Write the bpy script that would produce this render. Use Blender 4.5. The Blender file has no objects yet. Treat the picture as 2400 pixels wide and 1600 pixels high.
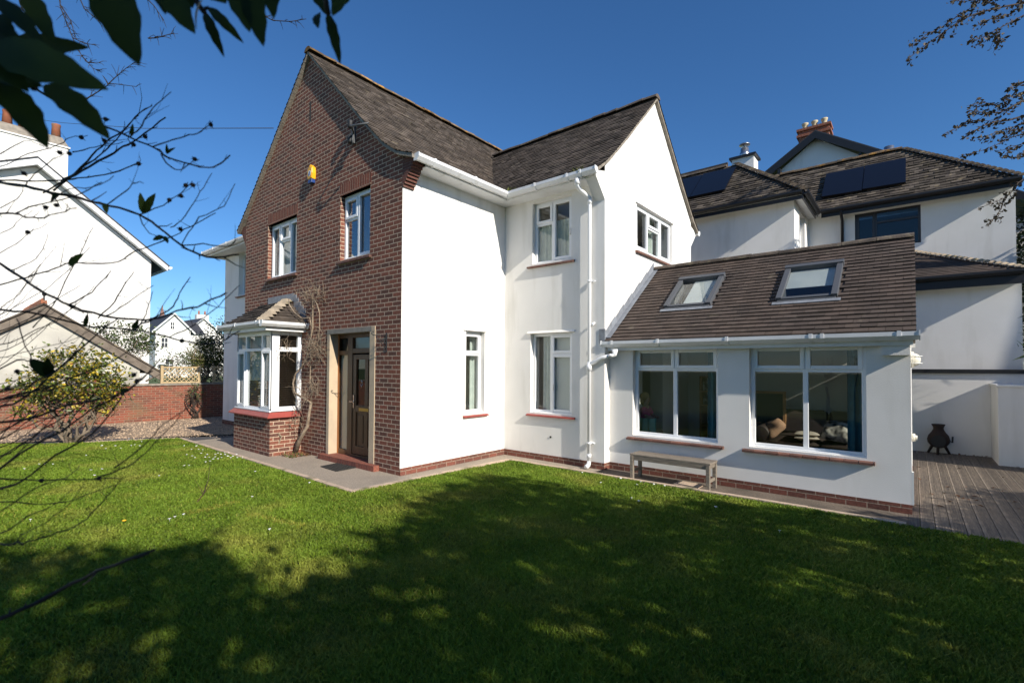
import bpy, math, random
import numpy as np
from mathutils import Vector, Matrix
rng = np.random.default_rng(7); random.seed(7)
S = bpy.context.scene
COL = S.collection
# ------------------------------------------------------------------ camera
CAMP = Vector((6.4315, -4.9204, 1.7729))
YAW, PITCH, ROLL, FPX, SY = .6917, .0205, .0058, 1135.31, 37.11
fwd = Vector((-math.sin(YAW)*math.cos(PITCH), math.cos(YAW)*math.cos(PITCH), math.sin(PITCH)))
rt = Vector((math.cos(YAW), math.sin(YAW), 0)); up = rt.cross(fwd)
rt, up = math.cos(ROLL)*rt + math.sin(ROLL)*up, -math.sin(ROLL)*rt + math.cos(ROLL)*up
cam = bpy.data.objects.new('camera', bpy.data.cameras.new('camera')); COL.objects.link(cam)
Mx = Matrix((rt, up, -fwd)).transposed().to_4x4(); Mx.translation = CAMP
cam.matrix_world = Mx
cam.data.sensor_width = 36; cam.data.lens = FPX/2400*36; cam.data.shift_y = SY/2400
cam.data.clip_start = .05; cam.data.clip_end = 900
cam.data.dof.use_dof = True; cam.data.dof.focus_distance = 10; cam.data.dof.aperture_fstop = 5.0
S.camera = cam
# ------------------------------------------------------------------ sky, sun, exposure
SUN = Vector((1, -.172, .59)).normalized()
W = bpy.data.worlds.new('World'); S.world = W; W.use_nodes = True
nt = W.node_tree; sky = nt.nodes.new('ShaderNodeTexSky'); sky.sky_type = 'NISHITA'; sky.sun_disc = False
sky.sun_elevation = math.asin(SUN.z); sky.sun_rotation = math.atan2(SUN.x, SUN.y)
sky.air_density = 1.0; sky.dust_density = 0; sky.ozone_density = 8.0
hs = nt.nodes.new('ShaderNodeHueSaturation'); hs.inputs['Saturation'].default_value = 1.08; nt.links.new(sky.outputs[0], hs.inputs['Color'])
nt.links.new(hs.outputs[0], nt.nodes['Background'].inputs[0]); nt.nodes['Background'].inputs[1].default_value = .10
sl = bpy.data.lights.new('sun', 'SUN'); sl.energy = 5.0; sl.angle = math.radians(.53); sl.color = (1, .935, .83)
so = bpy.data.objects.new('sun', sl); COL.objects.link(so); so.rotation_euler = (-SUN).to_track_quat('-Z', 'Y').to_euler(); so.location = (20, -5, 15)
S.view_settings.view_transform = 'Standard'; S.view_settings.look = 'None'; S.view_settings.exposure = 0.42; S.view_settings.gamma = 1
S.cycles.max_bounces = 8; S.cycles.transparent_max_bounces = 12; S.cycles.sample_clamp_indirect = 4

def ray(px, py):        # direction of a photograph pixel (2400 x 1600), used only to find real places
    return (fwd*1 + rt*((px-1200)/FPX) - up*((py-800-SY)/FPX))
def hit(px, py, ax, val):
    r = ray(px, py); i = 'xyz'.index(ax); return CAMP + r*((val-CAMP[i])/r[i])
# ------------------------------------------------------------------ materials
MATS = {}
def mat(name, c1, c2=None, scale=6, detail=4, rough=.8, bump=0, bscale=None, rnd=0, metal=0, spec=.5, c3=None, c3scale=1.2, c3lo=.55, c3hi=.7, trans=0, stretch=None, c3str=None):
    m = bpy.data.materials.new(name); m.use_nodes = True; n = m.node_tree.nodes; l = m.node_tree.links
    b = n['Principled BSDF']; b.inputs['Roughness'].default_value = rough; b.inputs['Metallic'].default_value = metal
    b.inputs['Specular IOR Level'].default_value = spec
    tc = n.new('ShaderNodeTexCoord'); co = tc.outputs['Object']
    if stretch:
        mp = n.new('ShaderNodeMapping'); mp.inputs['Scale'].default_value = stretch; l.new(co, mp.inputs[0]); co = mp.outputs[0]
    def noise(sc, det=detail, st=None):
        t = n.new('ShaderNodeTexNoise'); t.inputs['Scale'].default_value = sc; t.inputs['Detail'].default_value = det; c_ = co
        if st: mp = n.new('ShaderNodeMapping'); mp.inputs['Scale'].default_value = st; l.new(co, mp.inputs[0]); c_ = mp.outputs[0]
        l.new(c_, t.inputs[0]); return t
    def mix(f, a, bb, mode='MIX'):
        x = n.new('ShaderNodeMix'); x.data_type = 'RGBA'; x.blend_type = mode
        for s, v in ((0, f), (6, a), (7, bb)):
            if hasattr(v, 'node'): l.new(v, x.inputs[s])
            else: x.inputs[s].default_value = v if s == 0 else (*v, 1)
        return x.outputs[2]
    def rng_(o, lo, hi):
        r = n.new('ShaderNodeMapRange'); r.inputs[1].default_value = lo; r.inputs[2].default_value = hi; l.new(o, r.inputs[0]); return r.outputs[0]
    c = None
    if c2: c = mix(rng_(noise(scale).outputs[0], .35, .65), c1, c2)
    if c3: c = mix(rng_(noise(c3scale, 6, c3str).outputs[0], c3lo, c3hi), c if c else c1, c3)
    if rnd:
        a = n.new('ShaderNodeAttribute'); a.attribute_name = 'rnd'
        r = n.new('ShaderNodeMapRange'); r.inputs[3].default_value = 1-rnd; r.inputs[4].default_value = 1+rnd; l.new(a.outputs['Fac'], r.inputs[0])
        mm = n.new('ShaderNodeVectorMath'); mm.operation = 'SCALE'; l.new(r.outputs[0], mm.inputs[3])
        if c: l.new(c, mm.inputs[0])
        else: mm.inputs[0].default_value = c1
        c = mm.outputs[0]
    if c: l.new(c, b.inputs['Base Color'])
    else: b.inputs['Base Color'].default_value = (*c1, 1)
    if bump:
        bp = n.new('ShaderNodeBump'); bp.inputs['Strength'].default_value = bump; bp.inputs['Distance'].default_value = .02
        l.new(noise(bscale or scale*4, 5).outputs[0], bp.inputs['Height']); l.new(bp.outputs[0], b.inputs['Normal'])
    if trans:
        td = n.new('ShaderNodeBsdfTranslucent'); ms = n.new('ShaderNodeMixShader'); ms.inputs[0].default_value = trans
        if c: l.new(c, td.inputs[0])
        else: td.inputs[0].default_value = (*c1, 1)
        l.new(b.outputs[0], ms.inputs[1]); l.new(td.outputs[0], ms.inputs[2]); l.new(ms.outputs[0], n['Material Output'].inputs[0])
    MATS[name] = m; return m
def brick(name, ca, cb, mortar, bw=.225, bh=.075, ms=.011, dirt=None, bump=.6):
    m = bpy.data.materials.new(name); m.use_nodes = True; n = m.node_tree.nodes; l = m.node_tree.links; b = n['Principled BSDF']
    uv = n.new('ShaderNodeUVMap'); uv.uv_map = 'uv'
    t = n.new('ShaderNodeTexBrick'); l.new(uv.outputs[0], t.inputs[0]); t.offset = .5
    t.inputs['Color1'].default_value = (*ca, 1); t.inputs['Color2'].default_value = (*cb, 1); t.inputs['Mortar'].default_value = (*mortar, 1)
    t.inputs['Scale'].default_value = 1; t.inputs['Brick Width'].default_value = bw; t.inputs['Row Height'].default_value = bh; t.inputs['Mortar Size'].default_value = ms/2; t.inputs['Mortar Smooth'].default_value = .15; t.inputs['Bias'].default_value = -.15
    no = n.new('ShaderNodeTexNoise'); no.inputs['Scale'].default_value = 35; no.inputs['Detail'].default_value = 5; l.new(uv.outputs[0], no.inputs[0])
    no2 = n.new('ShaderNodeTexNoise'); no2.inputs['Scale'].default_value = 1.3; no2.inputs['Detail'].default_value = 4; l.new(uv.outputs[0], no2.inputs[0])
    mr = n.new('ShaderNodeMapRange'); mr.inputs[1].default_value = .3; mr.inputs[2].default_value = .7; mr.inputs[3].default_value = .7; mr.inputs[4].default_value = 1.3; l.new(no.outputs[0], mr.inputs[0])
    sc = n.new('ShaderNodeVectorMath'); sc.operation = 'SCALE'; l.new(t.outputs[0], sc.inputs[0]); l.new(mr.outputs[0], sc.inputs[3])
    o = sc.outputs[0]
    if dirt:
        x = n.new('ShaderNodeMix'); x.data_type = 'RGBA'; r2 = n.new('ShaderNodeMapRange'); r2.inputs[1].default_value = .52; r2.inputs[2].default_value = .72; r2.inputs[4].default_value = .75; l.new(no2.outputs[0], r2.inputs[0]); l.new(r2.outputs[0], x.inputs[0]); l.new(o, x.inputs[6]); x.inputs[7].default_value = (*dirt, 1); o = x.outputs[2]
    l.new(o, b.inputs['Base Color']); b.inputs['Roughness'].default_value = .85; b.inputs['Specular IOR Level'].default_value = .3
    ad = n.new('ShaderNodeMath'); ad.operation = 'MULTIPLY_ADD'; ad.inputs[1].default_value = -1; l.new(t.outputs[1], ad.inputs[0])
    nn = n.new('ShaderNodeMath'); nn.operation = 'MULTIPLY'; nn.inputs[1].default_value = .35; l.new(no.outputs[0], nn.inputs[0]); l.new(nn.outputs[0], ad.inputs[2])
    bp = n.new('ShaderNodeBump'); bp.inputs['Strength'].default_value = bump; bp.inputs['Distance'].default_value = .012; l.new(ad.outputs[0], bp.inputs['Height']); l.new(bp.outputs[0], b.inputs['Normal'])
    MATS[name] = m; return m
def glassm(name, tint=(.93, .95, .94), k=1.0):
    m = bpy.data.materials.new(name); m.use_nodes = True; n = m.node_tree.nodes; l = m.node_tree.links; n.remove(n['Principled BSDF'])
    f = n.new('ShaderNodeFresnel'); ge = n.new('ShaderNodeNewGeometry'); ir = n.new('ShaderNodeMapRange'); ir.inputs[3].default_value = 1.5; ir.inputs[4].default_value = 1/1.5; l.new(ge.outputs['Backfacing'], ir.inputs[0]); l.new(ir.outputs[0], f.inputs[0])
    mu = n.new('ShaderNodeMath'); mu.operation = 'MULTIPLY'; mu.use_clamp = True; mu.inputs[1].default_value = k; l.new(f.outputs[0], mu.inputs[0])
    t = n.new('ShaderNodeBsdfTransparent'); t.inputs[0].default_value = (*tint, 1); g = n.new('ShaderNodeBsdfGlossy'); g.inputs['Roughness'].default_value = .0
    x = n.new('ShaderNodeMixShader'); l.new(mu.outputs[0], x.inputs[0]); l.new(t.outputs[0], x.inputs[1]); l.new(g.outputs[0], x.inputs[2]); l.new(x.outputs[0], n['Material Output'].inputs[0])
    MATS[name] = m; return m
mat('render_white', (.82, .80, .76), (.78, .76, .72), scale=1.5, rough=.9, bump=.25, bscale=90, spec=.2, c3=(.62, .60, .54), c3scale=1.6, c3lo=.54, c3hi=.85, c3str=(2.2, 2.2, .35))
mat('render_rough', (.80, .78, .745), (.76, .74, .70), scale=2, rough=.95, bump=.13, bscale=75, spec=.2, c3=(.62, .60, .55), c3scale=1.5, c3lo=.55, c3hi=.85, c3str=(2, 2, .4))
mat('render_aged', (.55, .53, .46), (.42, .40, .36), scale=1.2, rough=.95, bump=.4, bscale=30, spec=.2, c3=(.3, .28, .24), c3scale=.8)
mat('upvc', (.82, .83, .84), rough=.3, spec=.5)
mat('gutter_white', (.78, .79, .8), (.7, .7, .7), scale=3, rough=.4, c3=(.5, .5, .47), c3scale=5, c3lo=.62, c3hi=.8)
mat('black_paint', (.012, .012, .014), rough=.45)
mat('dark_frame', (.03, .032, .038), rough=.4)
mat('skylight_grey', (.085, .09, .1), rough=.5, spec=.3)
mat('lead', (.24, .26, .29), (.17, .18, .2), scale=9, rough=.55, bump=.2, bscale=20)
mat('tile_brown', (.11, .087, .07), (.07, .057, .047), scale=3, rough=.9, bump=.3, bscale=60, rnd=.3, c3=(.19, .16, .115), c3scale=9, c3lo=.6, c3hi=.72, spec=.25)
mat('tile_ext', (.092, .068, .055), (.068, .053, .045), scale=2, rough=.85, bump=.25, bscale=70, rnd=.2, c3=(.13, .105, .08), c3scale=4, c3lo=.64, c3hi=.74, spec=.3)
mat('tile_old', (.11, .09, .07), (.06, .05, .043), scale=4, rough=.95, bump=.3, bscale=50, rnd=.5, c3=(.2, .16, .1), c3scale=7, c3lo=.6, c3hi=.72, spec=.2)
mat('ridge_lichen', (.16, .11, .065), (.10, .08, .06), scale=5, rough=.95, bump=.5, bscale=40, rnd=.35, c3=(.32, .17, .045), c3scale=6, c3lo=.5, c3hi=.65, spec=.2)
mat('ridge_brown', (.12, .095, .075), (.08, .066, .055), scale=5, rough=.95, bump=.4, bscale=40, rnd=.3, c3=(.2, .17, .12), c3scale=6, spec=.2)
mat('bonnet_pale', (.42, .34, .25), (.3, .25, .19), scale=9, rough=.95, bump=.4, bscale=40, rnd=.25, c3=(.2, .17, .08), c3scale=5)
mat('mortar', (.30, .26, .21), (.2, .175, .145), scale=8, rough=.95, bump=.5, bscale=30)
mat('slate', (.045, .045, .052), (.032, .032, .036), scale=5, rough=.7, rnd=.25)
mat('terracotta', (.36, .12, .055), (.28, .1, .05), scale=8, rough=.85, rnd=.2, c3=(.2, .14, .1), c3scale=6)
mat('pot_cream', (.55, .45, .28), (.42, .36, .24), scale=12, rough=.7)
mat('steel', (.55, .56, .58), (.4, .4, .42), scale=5, rough=.3, metal=.9)
mat('red_sill', (.34, .065, .05), (.28, .055, .045), scale=6, rough=.5, bump=.15, bscale=40)
mat('tile_sill', (.19, .085, .06), (.12, .06, .046), scale=9, rough=.7, bump=.25, bscale=50, rnd=.25)
mat('stone', (.55, .43, .29), (.47, .37, .26), scale=4, rough=.9, bump=.2, bscale=60, c3=(.3, .27, .22), c3scale=2, c3lo=.6, c3hi=.75)
mat('lintel_stone', (.26, .235, .2), (.2, .18, .155), scale=7, rough=.95, bump=.3, bscale=60)
mat('door_wood', (.15, .066, .024), (.10, .045, .017), scale=3, rough=.45, bump=.1, bscale=20, stretch=(14, 14, 1))
mat('door_wood_lit', (.42, .15, .035), (.34, .12, .03), scale=3, rough=.45, stretch=(14, 14, 1))  # sunlit tone of the door wood, put into the colour
mat('brass', (.55, .38, .12), rough=.3, metal=.9)
mat('chrome', (.7, .7, .72), rough=.2, metal=1)
mat('iron', (.02, .02, .022), rough=.6)
mat('blind_dark', (.12, .075, .045), rough=.6)
mat('blind_white', (.76, .8, .76), rough=.9, trans=.3)
mat('curtain_green', (.74, .8, .74), (.64, .71, .66), scale=8, rough=.95, trans=.3)
mat('curtain_teal', (.03, .13, .18), (.02, .09, .125), scale=6, rough=.95, rnd=.2)
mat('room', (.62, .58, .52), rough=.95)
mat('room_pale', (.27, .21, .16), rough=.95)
mat('room_dark', (.05, .045, .04), rough=.95)
mat('floor_wood', (.18, .1, .05), (.14, .08, .04), scale=4, rough=.4, stretch=(1, 8, 8))
mat('sofa_brown', (.035, .022, .017), (.025, .016, .012), scale=5, rough=.6, bump=.2)
mat('cushion_tan', (.42, .25, .15), (.36, .2, .12), scale=9, rough=.95)
mat('cushion_pale', (.48, .41, .32), (.36, .31, .25), scale=9, rough=.95)
mat('throw', (.50, .46, .39), (.03, .026, .022), scale=11, detail=1, rough=.95)
mat('chalkboard', (.012, .014, .014), rough=.6)
mat('pine', (.4, .2, .08), rough=.6)
mat('white_paint', (.75, .75, .73), rough=.5)
mat('skin', (.55, .34, .25), rough=.6); mat('hair_blond', (.5, .36, .17), rough=.7); mat('pink_cloth', (.6, .1, .25), rough=.9); mat('mint_cloth', (.35, .6, .5), (.3, .5, .42), rough=.9)
mat('alarm_yellow', (.85, .42, .01), rough=.35); mat('alarm_blue', (.015, .05, .2), rough=.35)
mat('wood_grey', (.27, .225, .175), (.16, .135, .11), scale=4, rough=.9, bump=.5, bscale=16, stretch=(2, 22, 22), rnd=.15)
mat('deck', (.225, .18, .135), (.14, .113, .088), scale=3, rough=.85, bump=.3, bscale=12, stretch=(20, 2, 20), rnd=.25)
mat('rubber', (.03, .028, .025), rough=.9)
mat('path', (.41, .335, .26), (.26, .22, .172), scale=55, detail=2, rough=.95, bump=.5, bscale=120, c3=(.24, .205, .165), c3scale=1.1, c3lo=.5, c3hi=.75)
mat('path_wet_shaded', (.2, .155, .115), (.12, .095, .075), scale=40, detail=3, rough=.95, bump=.6, bscale=90, c3=(.075, .06, .045), c3scale=1.6, c3lo=.42, c3hi=.7)  # darker path by the extension: wet concrete, with shade put into the colour
mat('kerb', (.56, .42, .31), (.44, .34, .25), scale=14, rough=.95, bump=.4, bscale=50, c3=(.16, .15, .08), c3scale=3)
mat('tarmac', (.075, .073, .075), (.055, .053, .055), scale=30, rough=.95, bump=.4, bscale=90)
mat('gravel', (.42, .31, .21), (.2, .145, .1), scale=38, detail=2, rough=.95, bump=1, bscale=45, c3=(.12, .09, .065), c3scale=1.5)
mat('gravel_stone', (.45, .33, .22), (.28, .2, .14), scale=30, rough=.95, rnd=.5)
mat('earth', (.085, .12, .02), (.06, .09, .018), scale=3, rough=1)
mat('soil', (.07, .05, .035), (.045, .034, .025), scale=14, rough=1, bump=.8, bscale=40)
mat('dry_leaf', (.24, .11, .045), (.13, .06, .03), scale=20, rough=.9, rnd=.3)
mat('bark', (.055, .038, .028), (.035, .025, .02), scale=12, rough=.95, bump=.5, bscale=40)
mat('twig', (.028, .02, .017), (.02, .015, .014), scale=12, rough=.85)
mat('twig_red', (.09, .035, .022), (.05, .022, .016), scale=20, rough=.7)
mat('vine', (.33, .255, .18), (.2, .15, .105), scale=10, rough=.95, bump=.5, bscale=40)
mat('bark_pale', (.22, .17, .12), (.14, .11, .08), scale=10, rough=.95, bump=.5, bscale=40)
mat('leaf_laurel', (.035, .062, .012), (.024, .044, .01), scale=12, rough=.55, rnd=.3, trans=.45, spec=.12)
mat('leaf_dark', (.03, .05, .016), (.02, .034, .012), scale=3, rough=.5, rnd=.45, trans=.15)
mat('leaf_beech', (.06, .04, .022), (.04, .035, .015), scale=8, rough=.7, rnd=.4, trans=.15)
mat('leaf_camellia', (.11, .145, .022), (.065, .095, .018), scale=6, rough=.4, rnd=.5, trans=.15, c3=(.42, .31, .03), c3scale=5, c3lo=.49, c3hi=.57)
mat('leaf_olive', (.09, .12, .035), (.05, .075, .022), scale=3, rough=.55, rnd=.5, trans=.2)
mat('leaf_yellowgreen', (.13, .13, .025), (.09, .10, .02), scale=3, rough=.55, rnd=.4, trans=.2)
mat('moss', (.09, .1, .02), (.06, .07, .02), scale=8, rough=1, rnd=.4)
mat('petal_pink', (.7, .12, .2), (.6, .08, .14), scale=20, rough=.7); mat('petal_pale', (.75, .5, .45), rough=.8, rnd=.2); mat('petal_white', (.85, .85, .82), rough=.8); mat('petal_yellow', (.8, .45, .02), rough=.8); mat('petal_dry', (.5, .42, .36), rough=.9)
mat('grass', (.175, .255, .026), (.13, .205, .02), scale=1.6, rough=.6, rnd=.42, trans=.3, c3=(.25, .27, .045), c3scale=.9, c3lo=.5, c3hi=.68, spec=.2)
mat('grass_pale', (.3, .3, .04), (.24, .25, .03), scale=6, rough=.7, rnd=.3, trans=.3)
mat('solar', (.006, .007, .012), rough=.3, spec=.3)
mat('trellis_wood', (.5, .37, .2), (.4, .3, .17), scale=8, rough=.9, rnd=.2)
mat('barge_wood', (.2, .165, .13), (.13, .105, .085), scale=5, rough=.95, bump=.4, bscale=20)
mat('lamp_plastic', (.75, .72, .62), rough=.3)
mat('wire', (.03, .03, .035), rough=.7)
mat('spire', (.25, .14, .12), rough=.9)
mat('chiminea_clay', (.045, .026, .02), (.03, .02, .017), scale=8, rough=.9, bump=.4)
brick('brick_main', (.215, .078, .05), (.09, .048, .037), (.52, .40, .29), ms=.014)
brick('brick_plinth', (.19, .068, .047), (.085, .043, .034), (.28, .215, .16), ms=.012)
brick('brick_soldier', (.24, .075, .045), (.14, .05, .034), (.42, .31, .22), bw=.075, bh=.5, ms=.01)
brick('brick_corbel', (.15, .055, .04), (.10, .042, .034), (.17, .11, .085), bw=.4, bh=.045, ms=.012)
brick('brick_garden', (.25, .075, .045), (.12, .05, .036), (.30, .23, .16), dirt=(.17, .13, .07))
brick('brick_step', (.26, .085, .055), (.17, .06, .045), (.2, .13, .1), bw=.075, bh=.5, ms=.008)
brick('brick_chimney', (.30, .10, .055), (.22, .075, .05), (.3, .23, .17))
mat('reflection_cream', (.8, .70, .54), rough=.95, trans=.3); mat('reflection_grey', (.6, .62, .62), (.5, .53, .55), scale=2, rough=.8, trans=.2); mat('lead_dark', (.08, .085, .09), rough=.6); glassm('glass'); glassm('glass_sky', k=.8); glassm('glass_mirror', k=2.4); glassm('glass_dim', (.6, .63, .63), 1.2)
# ------------------------------------------------------------------ mesh builder
def tag(o, label=None, cat=None, group=None, kind=None):
    if label: o['label'] = label
    if cat: o['category'] = cat
    if group: o['group'] = group
    if kind: o['kind'] = kind
    return o
def empty(name, loc, label=None, cat=None, group=None):
    o = bpy.data.objects.new(name, None); COL.objects.link(o); o.location = loc; o.empty_display_size = .2
    return tag(o, label, cat, group)
class M:
    def __init__(s): s.v = []; s.f = []; s.m = []; s.r = []; s.sm = []; s.cm = 0
    def face(s, pts, r=None, sm=False):
        i = len(s.v); s.v.extend(tuple(p) for p in pts); s.f.append(tuple(range(i, i+len(pts)))); s.m.append(s.cm); s.r.append(random.random() if r is None else r); s.sm.append(sm)
    def idx(s, vs, fs, sm=False, r=None):
        i = len(s.v); s.v.extend(tuple(p) for p in vs); r = random.random() if r is None else r
        for f in fs: s.f.append(tuple(i+k for k in f)); s.m.append(s.cm); s.r.append(r); s.sm.append(sm)
    def hexa(s, p, r=None):     # 8 points: bottom ring 0-3, top ring 4-7
        s.idx(p, [(3, 2, 1, 0), (4, 5, 6, 7), (0, 1, 5, 4), (1, 2, 6, 5), (2, 3, 7, 6), (3, 0, 4, 7)], r=r)
    def box(s, x0, x1, y0, y1, z0, z1, r=None):
        s.hexa([(x0, y0, z0), (x1, y0, z0), (x1, y1, z0), (x0, y1, z0), (x0, y0, z1), (x1, y0, z1), (x1, y1, z1), (x0, y1, z1)], r)
    def lbox(s, fr, u0, u1, z0, z1, d0, d1, r=None):    # in a wall frame: along, up, out
        O, u, n = fr; P = lambda a, z, d: (O[0]+u[0]*a+n[0]*d, O[1]+u[1]*a+n[1]*d, z)
        s.hexa([P(u0, z0, d0), P(u1, z0, d0), P(u1, z0, d1), P(u0, z0, d1), P(u0, z1, d0), P(u1, z1, d0), P(u1, z1, d1), P(u0, z1, d1)], r)
    def prism(s, poly, d, r=None, cap=True):      # polygon of 3D points pushed along d
        n = len(poly); d = Vector(d); b = [Vector(p) for p in poly]; t = [p+d for p in b]
        s.idx(b+t, ([tuple(range(n))[::-1], tuple(range(n, 2*n))] if cap else []) + [(i, (i+1) % n, n+(i+1) % n, n+i) for i in range(n)], r=r)
    def tube(s, pts, rad, seg=6, cap=True, sm=True):
        P = [Vector(p) for p in pts]; n = len(P); R = rad if hasattr(rad, '__len__') else [rad]*n
        vs = []; t0 = (P[1]-P[0]).normalized(); a = t0.orthogonal().normalized()
        for i in range(n):
            t = ((P[min(i+1, n-1)]-P[max(i-1, 0)])).normalized(); a = (a-t*a.dot(t))
            a = a.normalized() if a.length > 1e-5 else t.orthogonal().normalized(); b = t.cross(a)
            for k in range(seg):
                an = 2*math.pi*k/seg; vs.append(P[i]+(a*math.cos(an)+b*math.sin(an))*R[i])
        fs = [(i*seg+k, i*seg+(k+1) % seg, (i+1)*seg+(k+1) % seg, (i+1)*seg+k) for i in range(n-1) for k in range(seg)]
        if cap: fs += [tuple(range(seg))[::-1], tuple(range((n-1)*seg, n*seg))]
        s.idx(vs, fs, sm)
    def lathe(s, prof, c, seg=16, sm=True, ax=None):    # prof [(r,z)]
        vs = [(c[0]+r*math.cos(2*math.pi*k/seg), c[1]+r*math.sin(2*math.pi*k/seg), c[2]+z) for r, z in prof for k in range(seg)]
        n = len(prof); fs = [(i*seg+k, i*seg+(k+1) % seg, (i+1)*seg+(k+1) % seg, (i+1)*seg+k) for i in range(n-1) for k in range(seg)]
        s.idx(vs, fs+[tuple(range(seg))[::-1], tuple(range((n-1)*seg, n*seg))], sm)
    def ell(s, c, r, seg=12, rings=8, rot=None, sm=True):
        vs = []
        for i in range(rings+1):
            a = math.pi*i/rings
            for k in range(seg):
                p = Vector((r[0]*math.sin(a)*math.cos(2*math.pi*k/seg), r[1]*math.sin(a)*math.sin(2*math.pi*k/seg), r[2]*math.cos(a)))
                if rot: p = rot @ p
                vs.append(Vector(c)+p)
        s.idx(vs, [(i*seg+k, i*seg+(k+1) % seg, (i+1)*seg+(k+1) % seg, (i+1)*seg+k) for i in range(rings) for k in range(seg)], sm)
    def build(s, name, mats, parent=None, label=None, bevel=0):
        me = bpy.data.meshes.new(name); me.from_pydata(s.v, [], s.f)
        for x in (mats if isinstance(mats, (list, tuple)) else [mats]): me.materials.append(MATS[x])
        me.polygons.foreach_set('material_index', s.m); me.polygons.foreach_set('use_smooth', s.sm)
        finish(me, np.array(s.r, np.float32))
        o = bpy.data.objects.new(name, me); COL.objects.link(o)
        if parent is not None:
            o.parent = parent; o.matrix_parent_inverse = pinv(parent)
        if label: o['label'] = label
        if bevel:
            b = o.modifiers.new('bevel', 'BEVEL'); b.width = bevel; b.segments = 2; b.limit_method = 'ANGLE'
        return o
def pinv(p): return Matrix.Translation(p.location).inverted()
def finish(me, r):
    nf = len(me.polygons)
    if 'rnd' not in me.attributes: me.attributes.new('rnd', 'FLOAT', 'FACE')
    me.attributes['rnd'].data.foreach_set('value', r)
    nl = len(me.loops); co = np.empty(len(me.vertices)*3, np.float32); me.vertices.foreach_get('co', co); co = co.reshape(-1, 3)
    vi = np.empty(nl, np.int32); me.loops.foreach_get('vertex_index', vi); lt = np.empty(nf, np.int32); me.polygons.foreach_get('loop_total', lt)
    no = np.empty(nf*3, np.float32); me.polygons.foreach_get('normal', no); no = np.abs(no.reshape(-1, 3)); no = np.repeat(no, lt, 0); p = co[vi]
    big = no.argmax(1); u = np.where(big == 0, p[:, 1], p[:, 0]); v = np.where(big == 2, p[:, 1], p[:, 2])
    uv = me.uv_layers.new(name='uv'); uv.data.foreach_set('uv', np.stack([u, v], 1).astype(np.float32).ravel())
def rawmesh(name, V, F, mats, parent=None, rnd=None, mi=None, smooth=False):   # numpy arrays, all faces the same size
    me = bpy.data.meshes.new(name); k = F.shape[1]; me.vertices.add(len(V)); me.vertices.foreach_set('co', V.astype(np.float32).ravel())
    me.loops.add(F.size); me.loops.foreach_set('vertex_index', F.astype(np.int32).ravel()); me.polygons.add(len(F))
    me.polygons.foreach_set('loop_start', np.arange(0, F.size, k, dtype=np.int32)); me.polygons.foreach_set('loop_total', np.full(len(F), k, np.int32))
    for x in (mats if isinstance(mats, (list, tuple)) else [mats]): me.materials.append(MATS[x])
    if mi is not None: me.polygons.foreach_set('material_index', mi.astype(np.int32))
    me.attributes.new('rnd', 'FLOAT', 'FACE'); me.attributes['rnd'].data.foreach_set('value', (rng.random(len(F)) if rnd is None else rnd).astype(np.float32))
    me.update(calc_edges=True)
    if smooth: me.polygons.foreach_set('use_smooth', np.ones(len(F), bool))
    o = bpy.data.objects.new(name, me); COL.objects.link(o)
    if parent is not None: o.parent = parent; o.matrix_parent_inverse = pinv(parent)
    return o
def leafcloud(P, size, aspect=.5, droop=.3, fold=.25, upbias=0):     # kite-shaped folded leaves at P
    n = len(P); d = rng.normal(size=(n, 3)); d[:, 2] = d[:, 2]*.7-droop; d /= np.linalg.norm(d, axis=1)[:, None]
    w = rng.normal(size=(n, 3)); w[:, 2] *= (1-upbias); w -= d*(w*d).sum(1)[:, None]; w /= np.linalg.norm(w, axis=1)[:, None]; nn = np.cross(d, w)
    s = (size*(.6+.8*rng.random(n)))[:, None]
    a = P-d*s*.5; b = P+d*s*.5; c = P+w*s*aspect*.5-d*s*.05+nn*s*fold*aspect; e = P-w*s*aspect*.5-d*s*.05+nn*s*fold*aspect
    V = np.stack([a, c, b, e], 1).reshape(-1, 3); F = np.arange(4*n).reshape(n, 4)
    T = np.concatenate([F[:, [0, 1, 2]], F[:, [0, 2, 3]]]); return V, T, n
def foliage(name, P, size, mats, parent, aspect=.5, droop=.3, mi=None, upbias=0):
    V, T, n = leafcloud(np.asarray(P), size, aspect, droop, upbias=upbias); r = rng.random(n)
    return rawmesh(name, V, T, mats, parent, np.concatenate([r, r]), None if mi is None else np.concatenate([mi, mi]))
def clumps(c, r, n, per, spread, low=-1.0, shell=.55):
    c = np.array(c); r = np.array(r); out = []
    d = rng.normal(size=(n*3, 3)); d /= np.linalg.norm(d, axis=1)[:, None]; d = d[d[:, 2] > low][:n]
    cc = c+d*r*(shell+(1-shell)*rng.random(len(d)))[:, None]
    return (cc[:, None, :]+rng.normal(size=(len(cc), per, 3))*spread).reshape(-1, 3), cc
FX = lambda x, y: ((x, y), (1, 0), (0, -1))      # walls that face the lawn (-Y), u runs +X
SX = lambda x, y: ((x, y), (0, 1), (1, 0))       # walls that face +X, u runs +Y
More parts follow.
